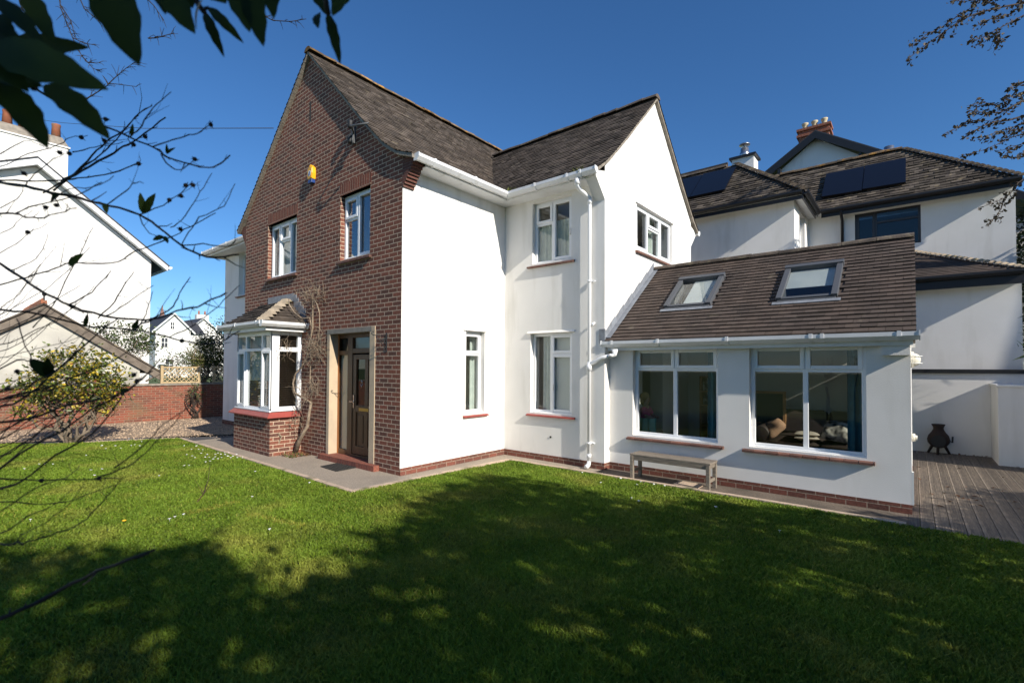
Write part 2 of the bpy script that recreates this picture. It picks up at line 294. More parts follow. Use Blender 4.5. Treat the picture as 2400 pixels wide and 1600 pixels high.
def wall(m, fr, L, z0, z1, th=.28, holes=(), prof=None, pc=None, inner=None, left=None):
    O, u, n = fr; P = lambda a, z, d: (O[0]+u[0]*a+n[0]*d, O[1]+u[1]*a+n[1]*d, z)
    us = sorted({0, L, *[h[0] for h in holes], *[h[1] for h in holes]}); zs = sorted({z0, z1, *[h[2] for h in holes], *[h[3] for h in holes]})
    ins = lambda a, z: any(h[0] < a < h[1] and h[2] < z < h[3] for h in holes)
    c0 = m.cm
    for a, b in zip(us, us[1:]):
        for c, d in zip(zs, zs[1:]):
            if not ins((a+b)/2, (c+d)/2):
                m.face([P(a, c, 0), P(b, c, 0), P(b, d, 0), P(a, d, 0)])
                if inner is not None: m.cm = inner
                m.face([P(a, c, -th), P(b, c, -th), P(b, d, -th), P(a, d, -th)]); m.cm = c0
    for a, b, c, d in holes:
        for q in ([(a, c), (b, c)], [(a, d), (b, d)], [(a, c), (a, d)], [(b, c), (b, d)]):
            m.face([P(*q[0], 0), P(*q[1], 0), P(*q[1], -th), P(*q[0], -th)])
    if prof:
        for (oa, za), (ob, zb) in zip(prof, prof[1:]):
            la, lb_ = (left(za), left(zb)) if left else (oa, ob)
            for d in (0, -th): m.face([P(pc-la, za, d), P(pc+oa, za, d), P(pc+ob, zb, d), P(pc-lb_, zb, d)])
def bar(m, pts_fr, *a): m.lbox(pts_fr, *a)
def window(parent, fr, W, z0, z1, v=(), h=(), cas=(), dep=.09, fw=.055, name='window', fm='upvc', gl='glass', sill=None, label=None, handle=None):
    """v: mullions (u,za,zb); h: transoms (z,ua,ub); cas: opening lights (u0,u1,z0,z1)"""
    m = M(); a, b = -dep-.06, -dep
    m.lbox(fr, 0, fw, z0, z1, a, b); m.lbox(fr, W-fw, W, z0, z1, a, b); m.lbox(fr, fw, W-fw, z0, z0+fw, a, b); m.lbox(fr, fw, W-fw, z1-fw, z1, a, b)
    m.lbox(fr, -.01, W+.01, z0-.012, z0+.02, b+.002, b+.05)
    for (u, za, zb) in v: m.lbox(fr, u-.033, u+.033, za, zb, a+.002, b-.002)
    for (z, ua, ub) in h: m.lbox(fr, ua, ub, z-.03, z+.03, a+.003, b-.004)
    g = .012
    for (u0, u1, c0, c1) in cas:
        u0 += g; u1 -= g; c0 += g; c1 -= g; k = .052
        m.lbox(fr, u0, u0+k, c0, c1, b-.03, b+.018); m.lbox(fr, u1-k, u1, c0, c1, b-.03, b+.018); m.lbox(fr, u0+k, u1-k, c0, c0+k, b-.03, b+.018); m.lbox(fr, u0+k, u1-k, c1-k, c1, b-.03, b+.018)
    w = m.build(name, fm, parent, label, bevel=.006)
    p = M(); p.lbox(fr, fw-.01, W-fw+.01, z0+fw-.01, z1-fw+.01, a+.026, a+.03); p.build('pane', gl, w)
    if handle:
        q = M(); u, z = handle; q.lbox(fr, u-.012, u+.012, z-.06, z+.06, b+.018, b+.04); q.build('handle', 'white_paint' if fm == 'upvc' else fm, w)
    if sill:
        kind, lo, hi, d = sill; q = M()
        if kind == 'tile':
            x = lo
            while x < hi-.01:
                x2 = min(x+.155, hi); O, u, n = fr; P = lambda a_, z_, d_: (O[0]+u[0]*a_+n[0]*d_, O[1]+u[1]*a_+n[1]*d_, z_)
                zt, zf = z0-.012, z0-.045
                q.hexa([P(x+.004, zf-.03, -dep), P(x2-.004, zf-.03, -dep), P(x2-.004, zf-.03, d), P(x+.004, zf-.03, d), P(x+.004, zt, -dep), P(x2-.004, zt, -dep), P(x2-.004, zf, d), P(x+.004, zf, d)]); x = x2
            q.build('sill', 'tile_sill', w)
        else:
            O, u, n = fr; P = lambda a_, z_, d_: (O[0]+u[0]*a_+n[0]*d_, O[1]+u[1]*a_+n[1]*d_, z_)
            q.hexa([P(lo, z0-.07, -dep), P(hi, z0-.07, -dep), P(hi, z0-.07, d), P(lo, z0-.07, d), P(lo, z0-.01, -dep), P(hi, z0-.01, -dep), P(hi, z0-.045, d), P(lo, z0-.045, d)]); q.build('sill', kind, w)
    return w
GUT = [(0, 0), (.0, .085), (.012, .085), (.012, .02), (.06, .02), (.1, .05), (.1, .09), (.118, .09), (.118, .04), (.07, -.01), (.03, -.012)]
def gutter(parent, p0, p1, out, matn='gutter_white', cl=(), ends=True, name='gutter'):
    m = M(); p0, p1, out = Vector(p0), Vector(p1), Vector(out); d = p1-p0; t = d.normalized()
    m.prism([p0+out*a+Vector((0, 0, b)) for a, b in GUT], d)
    clip = [(-.004, -.014), (-.004, .092), (.1, .1), (.126, .1), (.126, .036), (.072, -.02)]
    for c in list(cl): m.prism([p0+t*(c-.02)+out*a+Vector((0, 0, b)) for a, b in clip], t*.04)
    if ends:
        for q in (p0-t*.006, p1-t*.006): m.prism([q+out*a+Vector((0, 0, b)) for a, b in clip], t*.012)
    return m.build(name, matn, parent)
def slope_sampler(prof):
    L = [0.]
    for a, b in zip(prof, prof[1:]): L.append(L[-1]+math.hypot(b[0]-a[0], b[1]-a[1]))
    def at(s):
        s = min(max(s, 0), L[-1])
        for i in range(len(prof)-1):
            if s <= L[i+1]+1e-9:
                f = (s-L[i])/(L[i+1]-L[i]); a, b = prof[i], prof[i+1]; dx, dz = b[0]-a[0], b[1]-a[1]; h = math.hypot(dx, dz)
                return a[0]+dx*f, a[1]+dz*f, (-dz/h, dx/h)
    return L[-1], at
def tiles(m, prof, P, lim, gauge=.105, tw=.168, lift=.016, jit=.004, keep=None, skip=(), wob=0):
    """prof (offset from ridge, z); P(t,o,z)->point; lim(o)->(t0,t1)"""
    L, at = slope_sampler(prof); n = round(L/gauge)
    for i in range(n):
        s0, s1 = L*i/n, L*(i+1)/n; o0, z0, n0 = at(s0); o1, z1, n1 = at(s1-1e-4); o1, z1 = (at(s1)[0], at(s1)[1])
        a0, b0 = lim((o0+o1)/2); off = (i % 2)*tw/2+random.random()*.01; t = a0-off
        while t < b0:
            ta, tb = max(t, a0), min(t+tw-.003, b0); tm = (ta+tb)/2; t += tw
            if tb-ta < .02: continue
            om, zm = (o0+o1)/2, (z0+z1)/2
            if keep and not keep(tm, om, zm): continue
            if any(k[0] < tm < k[1] and k[2] < om < k[3] for k in skip): continue
            l1 = lift+random.uniform(-jit, jit); l2 = l1+random.uniform(-jit, jit)*.6; e = .003; dn = random.uniform(-wob, wob)
            q = lambda tt, o, z, nn, l: P(tt, o+nn[0]*l, z+nn[1]*l)
            od, zd = o1+(o1-o0)*dn, z1+(z1-z0)*dn
            v = [q(ta, o0, z0, n0, e), q(tb, o0, z0, n0, e), q(tb, od, zd, n1, l1), q(ta, od, zd, n1, l2), q(tb, od, zd, n1, -.004), q(ta, od, zd, n1, -.004)]
            m.idx(v, [(0, 1, 2, 3), (3, 2, 4, 5)])
def deckroof(m, prof, P, lim, skip=(), drop=.01, seg=14):     # boarding under the tiles
    for (oa, za), (ob, zb) in zip(prof, prof[1:]):
        os = sorted({oa, ob, *[k for s in skip for k in s[2:4] if oa < k < ob]})
        for o0, o1 in zip(os, os[1:]):
            f = lambda o: za+(zb-za)*(o-oa)/(ob-oa)-drop
            l0, l1 = lim(o0), lim(o1)
            bs = [s for s in skip if s[2] <= (o0+o1)/2 <= s[3]]
            cuts0 = [l0[0], *[k for s in sorted(bs) for k in s[:2]], l0[1]]; cuts1 = [l1[0], *[k for s in sorted(bs) for k in s[:2]], l1[1]]
            for j in range(0, len(cuts0), 2): m.face([P(cuts0[j], o0, f(o0)), P(cuts0[j+1], o0, f(o0)), P(cuts1[j+1], o1, f(o1)), P(cuts1[j], o1, f(o1))])
def ridge(m, p0, p1, r=.12, seglen=.3, flat=.75, lumpy=.012):
    p0, p1 = Vector(p0), Vector(p1); d = p1-p0; n = max(1, round(d.length/seglen)); t = d.normalized(); side = t.cross(Vector((0, 0, 1))).normalized(); upv = side.cross(t)
    for i in range(n):
        a = p0+d*(i/n)+Vector((0, 0, random.uniform(-lumpy, lumpy))); b = p0+d*((i+.985)/n)+Vector((0, 0, random.uniform(-lumpy, lumpy))); r1 = r*random.uniform(.95, 1.05); vs = []
        for q, k in ((a, r1), (b, r1*1.04)):
            for j in range(7):
                an = math.pi*j/6; vs.append(q+side*math.cos(an)*k+upv*(math.sin(an)*k*flat-.03))
        m.idx(vs, [(j, j+1, 8+j, 7+j) for j in range(6)]+[tuple(range(7)), tuple(range(7, 14))], sm=False)
# ================================================================== SETTING
D, WW, E_, EL, MW, GB = 2.599, 2.293, .188, 4.112, 6.112, 6.86
EY, EX = D+E_, WW+EL
def sheet(name, poly, z, mt):
    m = M(); m.face([(x, y, z) for x, y in poly]); o = m.build(name, mt); o['kind'] = 'structure'; return o
sheet('ground', [(-300, -200), (200, -200), (200, 300), (-300, 300)], -.06, 'earth')
lawn_edge = [(-16, -9.5), (-11.2, -6.0), (-9.6, -4.2), (-8.7, -3.45), (-8.0, -2.6), (-7.6, -1.75), (-7.25, -1.03), (.39, -1.12), (.54, 2.14), (6.37, 2.17), (7.3, 2.2), (16, 2.2), (16, -14), (-16, -14)]
sheet('lawn', lawn_edge, 0.0, 'earth')
sheet('gravel', [(-12.4, -12), (-9.6, -5.2), (-8.9, -2.9), (-8.3, -1.7), (-7.2, -.45), (-6.6, 1.2), (-6.6, 12), (-12.4, 12)], -.012, 'gravel')
sheet('driveway', [(-16, -9.4), (-11.2, -5.95), (-9.6, -4.15), (-8.7, -3.4), (-8.0, -2.55), (-7.6, -1.7), (-7.1, -1.1), (-5.0, -1.1), (-5.0, 1.2), (-6.6, 1.2), (-7.2, -.45), (-8.3, -1.7), (-8.9, -2.9), (-9.6, -5.2), (-14, -12)], -.006, 'tarmac')
sheet('path', [(-6.6, -1.0), (.34, -1.06), (.47, 2.22), (2.2, 2.22), (2.3, 2.9), (0, 2.9), (0, .2), (-6.6, .2)], .004, 'path')
sheet('path', [(2.2, 2.22), (6.38, 2.22), (6.38, 2.9), (2.3, 2.9)], .004, 'path_wet_shaded')
m = M()
def kerb(a, b, w=.085, z=.034):
    a, b = Vector((*a, 0)), Vector((*b, 0)); d = (b-a); t = d.normalized(); n = Vector((-t.y, t.x, 0)); k = max(1, round(d.length/.9))
    for i in range(k):
        p, q = a+d*(i/k)+t*.004, a+d*((i+1)/k)-t*.004; zz = z+random.uniform(-.004, .004)
        m.hexa([p, q, q+n*w, p+n*w]+[v+Vector((0, 0, zz)) for v in (p, q, q+n*w, p+n*w)])
for a, b in [((-8.0, -2.6), (-7.6, -1.75)), ((-7.6, -1.75), (-7.25, -1.03)), ((-7.25, -1.03), (.30, -1.12)), ((.39, -1.12), (.54, 2.15)), ((.54, 2.14), (6.36, 2.17))]: kerb(a, b)
m.build('kerb', 'kerb')['kind'] = 'structure'
m = M()                                                     # decking boards run away from the lawn
x = 6.351
while x < 11.5:
    m.box(max(x, 6.372), x+.124, 2.24+random.uniform(-.006, .006), 8.9, -.04, .004); k = x+.026
    while k < x+.116: m.box(k, k+.006, 2.25, 8.89, .004, .0075); k += .0125
    x += .131
m.build('deck', 'deck')['kind'] = 'structure'
m = M()
c = 0
P = []
for _ in range(5200):
    x, y = random.uniform(-12.2, -6.7), random.uniform(-4.2, 2.4)
    P.append((x, y))
for x, y in P:
    if x > -7.3+(-.45-y)*.85-.15 and y < -.4: continue
    if y < -3 and x > -9.4: continue
    r = random.uniform(.012, .03); a = random.random()*3; z = -.012
    q = [(x+r*math.cos(a+i*2.1)*random.uniform(.7, 1.2), y+r*math.sin(a+i*2.1)*random.uniform(.7, 1.2), z) for i in range(3)]
    m.idx(q+[(x, y, z+r*.8)], [(0, 1, 3), (1, 2, 3), (2, 0, 3)])
o = m.build('gravel_stones', 'gravel_stone'); o['kind'] = 'stuff'
# ================================================================== THE HOUSE
house = empty('house', (0, 0, 0), 'detached house with a brick front gable, white rendered side wings and a long tiled extension', 'house')
MR = [(0, 8.21), (1.9, 6.25), (2.3, 5.85), (2.62, 5.56), (2.98, 5.32), (3.40, 5.16)]          # bell-cast roof profile: distance from ridge, height
MRL = [(0, 8.21), (1.9, 6.42), (2.9, 5.52), (3.40, 5.10)]
WR = [(0, 7.42), (1.4, 6.07), (1.93, 5.58), (2.2, 5.35), (2.48, 5.16)]
def pz(prof, o):
    o = abs(o)
    for a, b in zip(prof, prof[1:]):
        if o <= b[0]: return a[1]+(b[1]-a[1])*(o-a[0])/(b[0]-a[0])
    return prof[-1][1]-.5*(o-prof[-1][0])
CX, CY = -MW/2, (D+GB)/2-.02
def inset(prof, half, dz=.05):       # gable wall just under the roof
    q = [(o, z-dz) for o, z in prof if o < half]; q.append((half, pz(prof, half)-dz)); return q[::-1]
# brick gable wall
wl, wr = (-4.90+MW, -3.557+MW, 3.75, 4.975), (-1.861+MW, -.901+MW, 3.755, 4.975)
door = (-2.26+MW, -.70+MW, .0, 2.47)
bayhole = (-4.85+MW, -3.4+MW, .9, 2.42)
g = inset(MR, MW/2); m = M(); wall(m, FX(-MW, 0), MW, 0, g[0][1], .28, [wl, wr, door, bayhole], g, MW/2, left=lambda z: max(0, min(MW/2, next((a[0]+(b[0]-a[0])*(a[1]-.05-z)/(a[1]-b[1]) for a, b in zip(MRL, MRL[1:]) if z >= b[1]-.05), MW/2))))
m.cm = 1
for (a, b, z0, z1) in (wl, wr): m.lbox(FX(-MW, 0), a-.02, b+.02, z1, z1+.225, -.2, .003)
m.cm = 2                                               # stepped brick corbels under the eaves
for sx, x0 in ((1, 0), (-1, -MW)):
    for k in range(9):
        z = 4.72+k*.047; e = .035+k*.034
        m.box(min(x0, x0+sx*e), max(x0, x0+sx*e), -.003, .22, z, z+.0462)
    m.box(min(x0, x0+sx*.33), max(x0, x0+sx*.33), -.003, .22, 5.144, 5.19)
m.cm = 3; m.lbox(FX(-MW, 0), MW/2-.03, MW/2+.03, 6.78, 7.2, -.02, .002)
m.build('brick_wall', ['brick_main', 'brick_soldier', 'brick_corbel', 'room_dark'], house)
# verge bedding of the brick gable
def verge(prof, P, th=.045, w=.08, left=None):
    q = M()
    for s in (1, -1):
        pr_ = left if left and s < 0 else prof
        for (oa, za), (ob, zb) in zip(pr_, pr_[1:]):
            n = max(1, round(math.hypot(ob-oa, zb-za)/.17))
            for i in range(n):
                f0, f1 = i/n, (i+.96)/n; a = (oa+(ob-oa)*f0, za+(zb-za)*f0); b = (oa+(ob-oa)*f1, za+(zb-za)*f1); j = random.uniform(0, .012)
                q.hexa([P(s*a[0], a[1]-th-.012-j, 0), P(s*b[0], b[1]-th-.012-j, 0), P(s*b[0], b[1]-th-.012-j, w), P(s*a[0], a[1]-th-.012-j, w), P(s*a[0], a[1]-.006, 0), P(s*b[0], b[1]-.006, 0), P(s*b[0], b[1]-.006, w), P(s*a[0], a[1]-.006, w)])
    return q
verge(MR, lambda o, z, d: (CX+o, -.075+d*2.2, z), left=MRL).build('verge', 'mortar', house)
verge(WR, lambda o, z, d: (WW+.07-d*2, CY+o, z)).build('verge', 'mortar', house)
# rendered walls: side wall, wing, extension, left wing
m = M()
nar = (1.49, 2.0, .904, 2.454)
wall(m, SX(.003, .003), D+.01, .12, 5.06, .28, [nar], inner=1)
fw1, fw2 = (.673, 1.628, .904, 2.427), (.707, 1.606, 3.781, 4.975)
wall(m, FX(0, D), WW+.003, .12, 5.06, .28, [fw1, fw2], inner=1)
gw = (3.87-D, 5.66-D, 4.09, 4.99)
g = inset(WR, CY-D); inn = (4.13-D, 5.14-D, .05, 2.1)
wall(m, SX(WW+.003, D), GB-D, .12, g[0][1], .28, [gw, inn], g, CY-D, inner=1)
for y0, s in ((D, -1), (GB, 1)):                      # white corbels on the wing gable
    m.prism([(WW-.2, y0, 4.72), (WW-.2, y0+s*.32, 5.05), (WW-.2, y0+s*.32, 5.14), (WW-.2, y0, 5.22)], (.2045, 0, 0))
m.build('rendered_wall', ['render_white', 'room'], house)
m = M()
e1, e2 = (2.733-WW, 4.133-WW, .632, 2.118), (4.575-WW, 5.965-WW, .632, 2.118)
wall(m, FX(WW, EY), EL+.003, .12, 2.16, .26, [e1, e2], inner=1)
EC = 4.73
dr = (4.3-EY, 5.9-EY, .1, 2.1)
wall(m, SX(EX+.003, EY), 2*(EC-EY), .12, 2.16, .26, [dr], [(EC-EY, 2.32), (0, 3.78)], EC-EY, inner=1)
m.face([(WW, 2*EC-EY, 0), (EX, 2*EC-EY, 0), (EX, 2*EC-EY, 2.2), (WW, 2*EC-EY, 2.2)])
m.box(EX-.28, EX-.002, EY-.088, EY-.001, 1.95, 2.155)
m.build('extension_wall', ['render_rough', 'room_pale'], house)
m = M(); LY = .92
lw = (-8.94+9.96, -7.86+9.96, 3.85, 5.115)
wall(m, FX(-9.96, LY), 9.96-MW+.3, .12, 5.14, .28, [lw], inner=1); m.box(-9.96, -9.95, LY+.01, 8, .12, 5.14)
m.build('rendered_wall', ['render_white', 'room'], house, 'white rendered wall of the set-back end wing')
m = M()
for b in ((.0, .02, .0015, D-.01, -.05, .119), (0.001, WW-.252, D-.012, D+.2, -.05, .119), (WW-.25, WW+.004, D-.012, EY, -.05, .119), (WW+.005, EX+.002, EY-.008, EY+.1, -.1, .119), (-9.97, -MW, LY-.01, LY+.2, -.05, .119), (EX-.1, EX+.004, EY+.101, 6.6, -.05, .119)):
    m = M(); m.box(*b); m.build('plinth', 'brick_plinth', house)
m = M(); m.box(EX+.001, EX+.022, EY+.0, EY+.06, .12, .52); m.build('trim_board', 'white_paint', house)
# drip moulds
m = M(); m.hexa([(0, 1.42, 2.458), (0, 2.06, 2.458), (.035, 2.06, 2.458), (.035, 1.42, 2.458), (0, 1.42, 2.495), (0, 2.06, 2.495), (.008, 2.06, 2.495), (.008, 1.42, 2.495)]); m.build('drip_mould', 'render_white', house); m = M()
m.hexa([(.60, D, 2.43), (1.69, D, 2.43), (1.69, D-.035, 2.43), (.60, D-.035, 2.43), (.60, D, 2.475), (1.69, D, 2.475), (1.69, D-.003, 2.475), (.60, D-.003, 2.475)]); m.build('drip_mould', 'render_white', house); m = M()
m.hexa([(WW, 3.81, 4.995), (WW, 5.72, 4.995), (WW+.035, 5.72, 4.995), (WW+.035, 3.81, 4.995), (WW, 3.81, 5.035), (WW, 5.72, 5.035), (WW+.008, 5.72, 5.035), (WW+.008, 3.81, 5.035)])
m.build('drip_mould', 'render_white', house)
# soffits and fascias
m = M()
for bs in (((.003, .325, .22, D-.32, 5.04, 5.055), (.30, .325, .22, D-.30, 5.055, 5.15)), ((.003, WW-.2, D-.325, D+.01, 5.04, 5.055), (.326, WW-.0, D-.325, D-.30, 5.055, 5.15)), ((WW-.05, WW, GB, GB+.3, 5.04, 5.055),), ((-MW-.325, -MW, .22, LY, 5.04, 5.055),),
           ((WW+.02, EX+.03, EY-.115, EY-.09, 2.07, 2.21), (WW+.02, EX, EY-.09, EY, 2.155, 2.17)), ((-10.4, -MW, LY-.36, LY+.05, 5.12, 5.135), (-10.4, -9.96, LY+.05, 8, 5.12, 5.135), (-10.42, -MW-.33, LY-.385, LY-.36, 5.12, 5.26))):
    m = M()
    for b in bs: m.box(*b)
    m.build('soffit', 'gutter_white', house)
gz = 5.07
gutter(house, (.33, -.03, gz), (.33, D-.33, gz), (1, 0, 0), cl=(.35, 1.3))
gutter(house, (.33, D-.33, gz), (WW+.06, D-.33, gz), (0, -1, 0), cl=(.75, 1.45, 1.72))
gutter(house, (WW+.07, GB+.33, gz), (WW-2, GB+.33, gz), (0, 1, 0))
gutter(house, (-MW-.33, -.03, gz), (-MW-.33, LY, gz), (-1, 0, 0))
gutter(house, (WW-.05, EY-.115, 2.14), (EX+.09, EY-.115, 2.14), (0, -1, 0), cl=(.2, 1.02, 2.08, 3.14, 3.27, 4.06))
gutter(house, (-10.45, LY-.385, 5.18), (-MW-.34, LY-.385, 5.18), (0, -1, 0), cl=(.9, 1.9))
# main roof
mz = lambda x: pz(MR, x-CX); wz = lambda y: pz(WR, y-CY)
m = M()
Pm = lambda t, o, z: (CX+o, t, z)
inw = lambda y: D-.3 < y < GB+.3
tiles(m, MR, Pm, lambda o: (-.085, 9.8), keep=lambda t, o, z: not inw(t) or z > wz(t)-.12, jit=.006, wob=.06)
tiles(m, MRL, lambda t, o, z: (CX-o, t, z), lambda o: (-.085, 9.8), gauge=.11, tw=.17, lift=.03, jit=.012)
deckroof(m, [(o, z) for o, z in MR], Pm, lambda o: (-.05, D-.32 if o > 3.0 else 9.8)); deckroof(m, MRL, lambda t, o, z: (CX-o, t, z), lambda o: (-.05, 9.8))
roof = m.build('roof', 'tile_brown', house)
m = M(); ridge(m, (CX, -.09, 8.23), (CX, 9.8, 8.23), r=.12, lumpy=.014); m.build('ridge_tile', 'ridge_lichen', roof)
m = M()
Pw = lambda t, o, z: (t, CY-o, z); Pw2 = lambda t, o, z: (t, CY+o, z)
for P_ in (Pw, Pw2):
    tiles(m, WR, P_, lambda o: (-2.2, WW+.085), keep=lambda t, o, z: z > mz(t)-.1, jit=.006, wob=.06)
    deckroof(m, WR, P_, lambda o: (max(-2.2, CX+o*1.0+.9 if o < 1.9 else .1), WW+.05))
roof2 = m.build('roof', 'tile_brown', house)
m = M(); ridge(m, (-2.2, CY, 7.44), (WW+.09, CY, 7.44), r=.11); m.build('ridge_tile', 'ridge_brown', roof2)
# extension roof with its two skylights
m = M(); Pe = lambda t, o, z: (t, EC-o, z); Pe2 = lambda t, o, z: (t, EC+o, z)
EPR = [(0, 3.83), (EC-EY+.21, 2.235)]
sk = [(3.075, 3.837, EC-4.14, EC-3.35), (4.846, 5.595, EC-4.13, EC-3.32)]
tiles(m, EPR, Pe, lambda o: (WW+.02, EX+.06), gauge=.107, lift=.021, jit=.003, tw=.168, skip=sk)
tiles(m, EPR, Pe2, lambda o: (WW+.02, EX+.06), gauge=.2, tw=.3)
deckroof(m, EPR, Pe, lambda o: (WW, EX+.05), skip=sk); deckroof(m, EPR, Pe2, lambda o: (WW, EX+.05))
roof3 = m.build('roof', 'tile_ext', house)
m = M(); ridge(m, (WW+.02, EC, 3.835), (EX+.065, EC, 3.835), r=.1, seglen=.45, lumpy=.006); m.build('ridge_tile', 'ridge_brown', roof3)
m = M()                                                # lead flashing up the wing wall
se = (2.235-3.83)/(EC-EY+.21); ez = lambda y: 3.83+se*(EC-y)
k = 0; y = EY-.17
while y < EC-.08:
    y2 = min(y+.17, EC-.05); s = .17+.02*(k % 2); k += 1
    m.face([(WW+.012+.002*(k % 2), y, ez(y)+.03), (WW+.012+.002*(k % 2), y2+.01, ez(y2)+.03), (WW+.012, y2+.01, ez(y2)+s), (WW+.012, y, ez(y)+s-.02)])
    m.face([(WW+.012, y, ez(y)+.032), (WW+.012, y2, ez(y2)+.032), (WW+.11, y2, ez(y2)+.03), (WW+.11, y, ez(y)+.03)]); y = y2
m.box(WW-.1, WW+.012, EY-.2, EY-.17, 2.2, 2.45)
m.build('flashing', 'lead', roof3)
m = M(); m.box(EX+.02, EX+.05, EY-.1, EY+.02, 2.1, 2.22); m.build('verge', 'mortar', house)
def skylight(x0, x1, o0, o1):
    # local frame on the slope
    A = Vector((0, EC-o0, 3.83+se*o0)); B = Vector((0, EC-o1, 3.83+se*o1)); dn = (B-A); L = dn.length; dn /= L; nn = Vector((0, -dn.z, dn.y)) if -dn.z*0+dn.y > 0 else Vector((0, dn.z, -dn.y))
    Q = lambda x, s, h: tuple(A+Vector((x, 0, 0))+dn*s+nn*h)
    def lb(m, xa, xb, sa, sb, ha, hb): m.hexa([Q(xa, sa, ha), Q(xb, sa, ha), Q(xb, sb, ha), Q(xa, sb, ha), Q(xa, sa, hb), Q(xb, sa, hb), Q(xb, sb, hb), Q(xa, sb, hb)])
    m = M(); k = .06
    lb(m, x0-.02, x0+k, 0, L, -.12, .075); lb(m, x1-k, x1+.02, 0, L, -.12, .075); lb(m, x0+k, x1-k, L-k, L, -.12, .055); lb(m, x0-.03, x1+.03, -.04, k*.9, -.12, .095)
    lb(m, x0-.0, x1+.0, L, L+.035, -.02, .035)
    w = m.build('skylight', 'skylight_grey', house, bevel=.006)
    m = M(); lb(m, x0+k-.01, x1-k+.01, k*.9-.01, L-k+.01, .03, .034); m.build('pane', 'glass_sky', w)
    m = M(); lb(m, x0+k+(.22 if x0 < 4 else .0), x1-k, k*.9, L*(.62 if x0 > 4 else .9), .004, .009); m.build('blind', 'reflection_grey', w)  # grey panel added under the glass to stand for its paler reflection
    m = M(); lb(m, x0-.06, x1+.06, L+.035, L+.11, .018, .026); m.build('apron', 'lead', w)
    m = M()                                            # splayed white lining
    for a, b in (((x0, 0), (x1, 0)), ((x0, L), (x1, L)), ((x0, 0), (x0, L)), ((x1, 0), (x1, L))): m.face([Q(*a, -.02), Q(*b, -.02), Q(*b, -.25), Q(*a, -.25)])
    m.build('lining', 'white_paint', w)
for s in sk: skylight(s[0], s[1], s[2], s[3])
# left wing roof
m = M(); LR = [(0, 6.2), (4.2, 5.26)]
Pl = lambda t, o, z: (t, LY-.4+4.2-o, z)
tiles(m, LR, Pl, lambda o: (-10.5+max(0, 4.2-o), -MW), gauge=.16, tw=.25, lift=.035); deckroof(m, LR, Pl, lambda o: (-10.5+(4.2-o), -MW))
Pl2 = lambda t, o, z: (-10.5+4.2-o, t, z)
tiles(m, LR, Pl2, lambda o: (LY-.4+(4.2-o), 9), gauge=.16, tw=.25, lift=.035); deckroof(m, LR, Pl2, lambda o: (LY-.4+(4.2-o), 9))
m.build('roof', 'tile_brown', house, 'low hipped roof of the set-back end wing')
# back closures and floors
m = M(); m.face([(-MW, 9.8, 0), (0, 9.8, 0), (0, 9.8, 5.2), (-MW, 9.8, 5.2)]); m.face([(CX, 9.8, 8.18), (0.2, 9.8, 5.1), (-MW-.2, 9.8, 5.1)])
m.box(-.28, 0, GB, 9.8, 0, 5.1); m.box(-MW+.002, -MW+.28, .01, 9.8, 0, 5.1); m.face([(0, GB, 0), (WW, GB, 0), (WW, GB, 5.1), (0, GB, 5.1)])
m.box(-10.0, -MW, 8, 8.1, 0, 5.07)
m.build('back_wall', 'room', house)
m = M()
for z in (.02, 2.62, 5.02): m.box(-MW+.1, -.1, .28, 9.7, z-.02 if z > 5 else z-.02, z+.06); m.box(-.1, WW-.28, D+.28, GB-.1, z-.02, z+.06)
m.box(-9.9, -MW, LY+.28, 7.9, 2.55, 2.65); m.box(-9.9, -MW, LY+.28, 7.9, -.02, .06)
m.box(-.62, -.56, .28, 9.7, 0, 5); m.box(-3.2, -3.1, .28, 9.7, 0, 5); m.box(-MW+.3, -.6, 3.2, 3.3, 0, 5); m.box(-.5, WW-.3, D+1.9, D+1.96, 0, 5)
m.build('partition', 'room', house)
m = M(); m.box(WW, EX-.26, EY+.26, 2*EC-EY-.02, .02, .06); m.build('floor', 'floor_wood', house)
# ------------------------------------------------------------------ windows of the house
fr = FX(-4.90, 0); window(house, fr, 1.343, 3.75, 4.975, v=((.45, 3.75, 4.93), (.90, 3.75, 4.93)), h=((4.55, .45, .90),), cas=((.03, .45, 3.75, 4.92), (.45, .90, 4.55, 4.92), (.90, 1.325, 3.75, 4.92)), sill=('tile', -.06, 1.40, .055), handle=(.5, 4.62))
fr = FX(-1.861, 0); window(house, fr, .96, 3.755, 4.975, v=((.46, 3.76, 4.93),), h=((4.52, .03, .46),), cas=((.03, .46, 4.52, 4.92), (.46, .93, 3.78, 4.945)), sill=('tile', -.06, 1.02, .055), handle=(.88, 4.3), gl='glass_mirror')
fr = SX(.003, 1.49); window(house, fr, .51, .904, 2.454, h=((2.02, .03, .48),), cas=((.03, .48, 2.02, 2.42),), sill=('red_sill', -.07, .59, .055), dep=.1)
fr = FX(.673, D); window(house, fr, .955, .904, 2.427, v=((.44, .92, 2.40),), h=((2.03, .44, .925),), cas=((.44, .925, 2.03, 2.40), (.44, .925, .92, 2.03)), sill=('red_sill', -.07, 1.03, .055), handle=(.5, 1.4))
fr = FX(.707, D); window(house, fr, .899, 3.781, 4.975, v=((.43, 3.8, 4.95),), h=((4.56, .03, .43),), cas=((.03, .43, 4.56, 4.945), (.43, .869, 3.81, 4.945)), sill=('tile', -.1, .98, .06), handle=(.83, 4.3))
fr = SX(WW+.003, 3.87); window(house, fr, 1.79, 4.09, 4.99, v=((.6, 4.11, 4.97), (1.2, 4.11, 4.97)), h=((4.66, .6, 1.2),), cas=((.03, .6, 4.12, 4.96), (.6, 1.2, 4.66, 4.96), (1.2, 1.76, 4.12, 4.96)), sill=('tile', -.07, 1.85, .06), dep=.05)
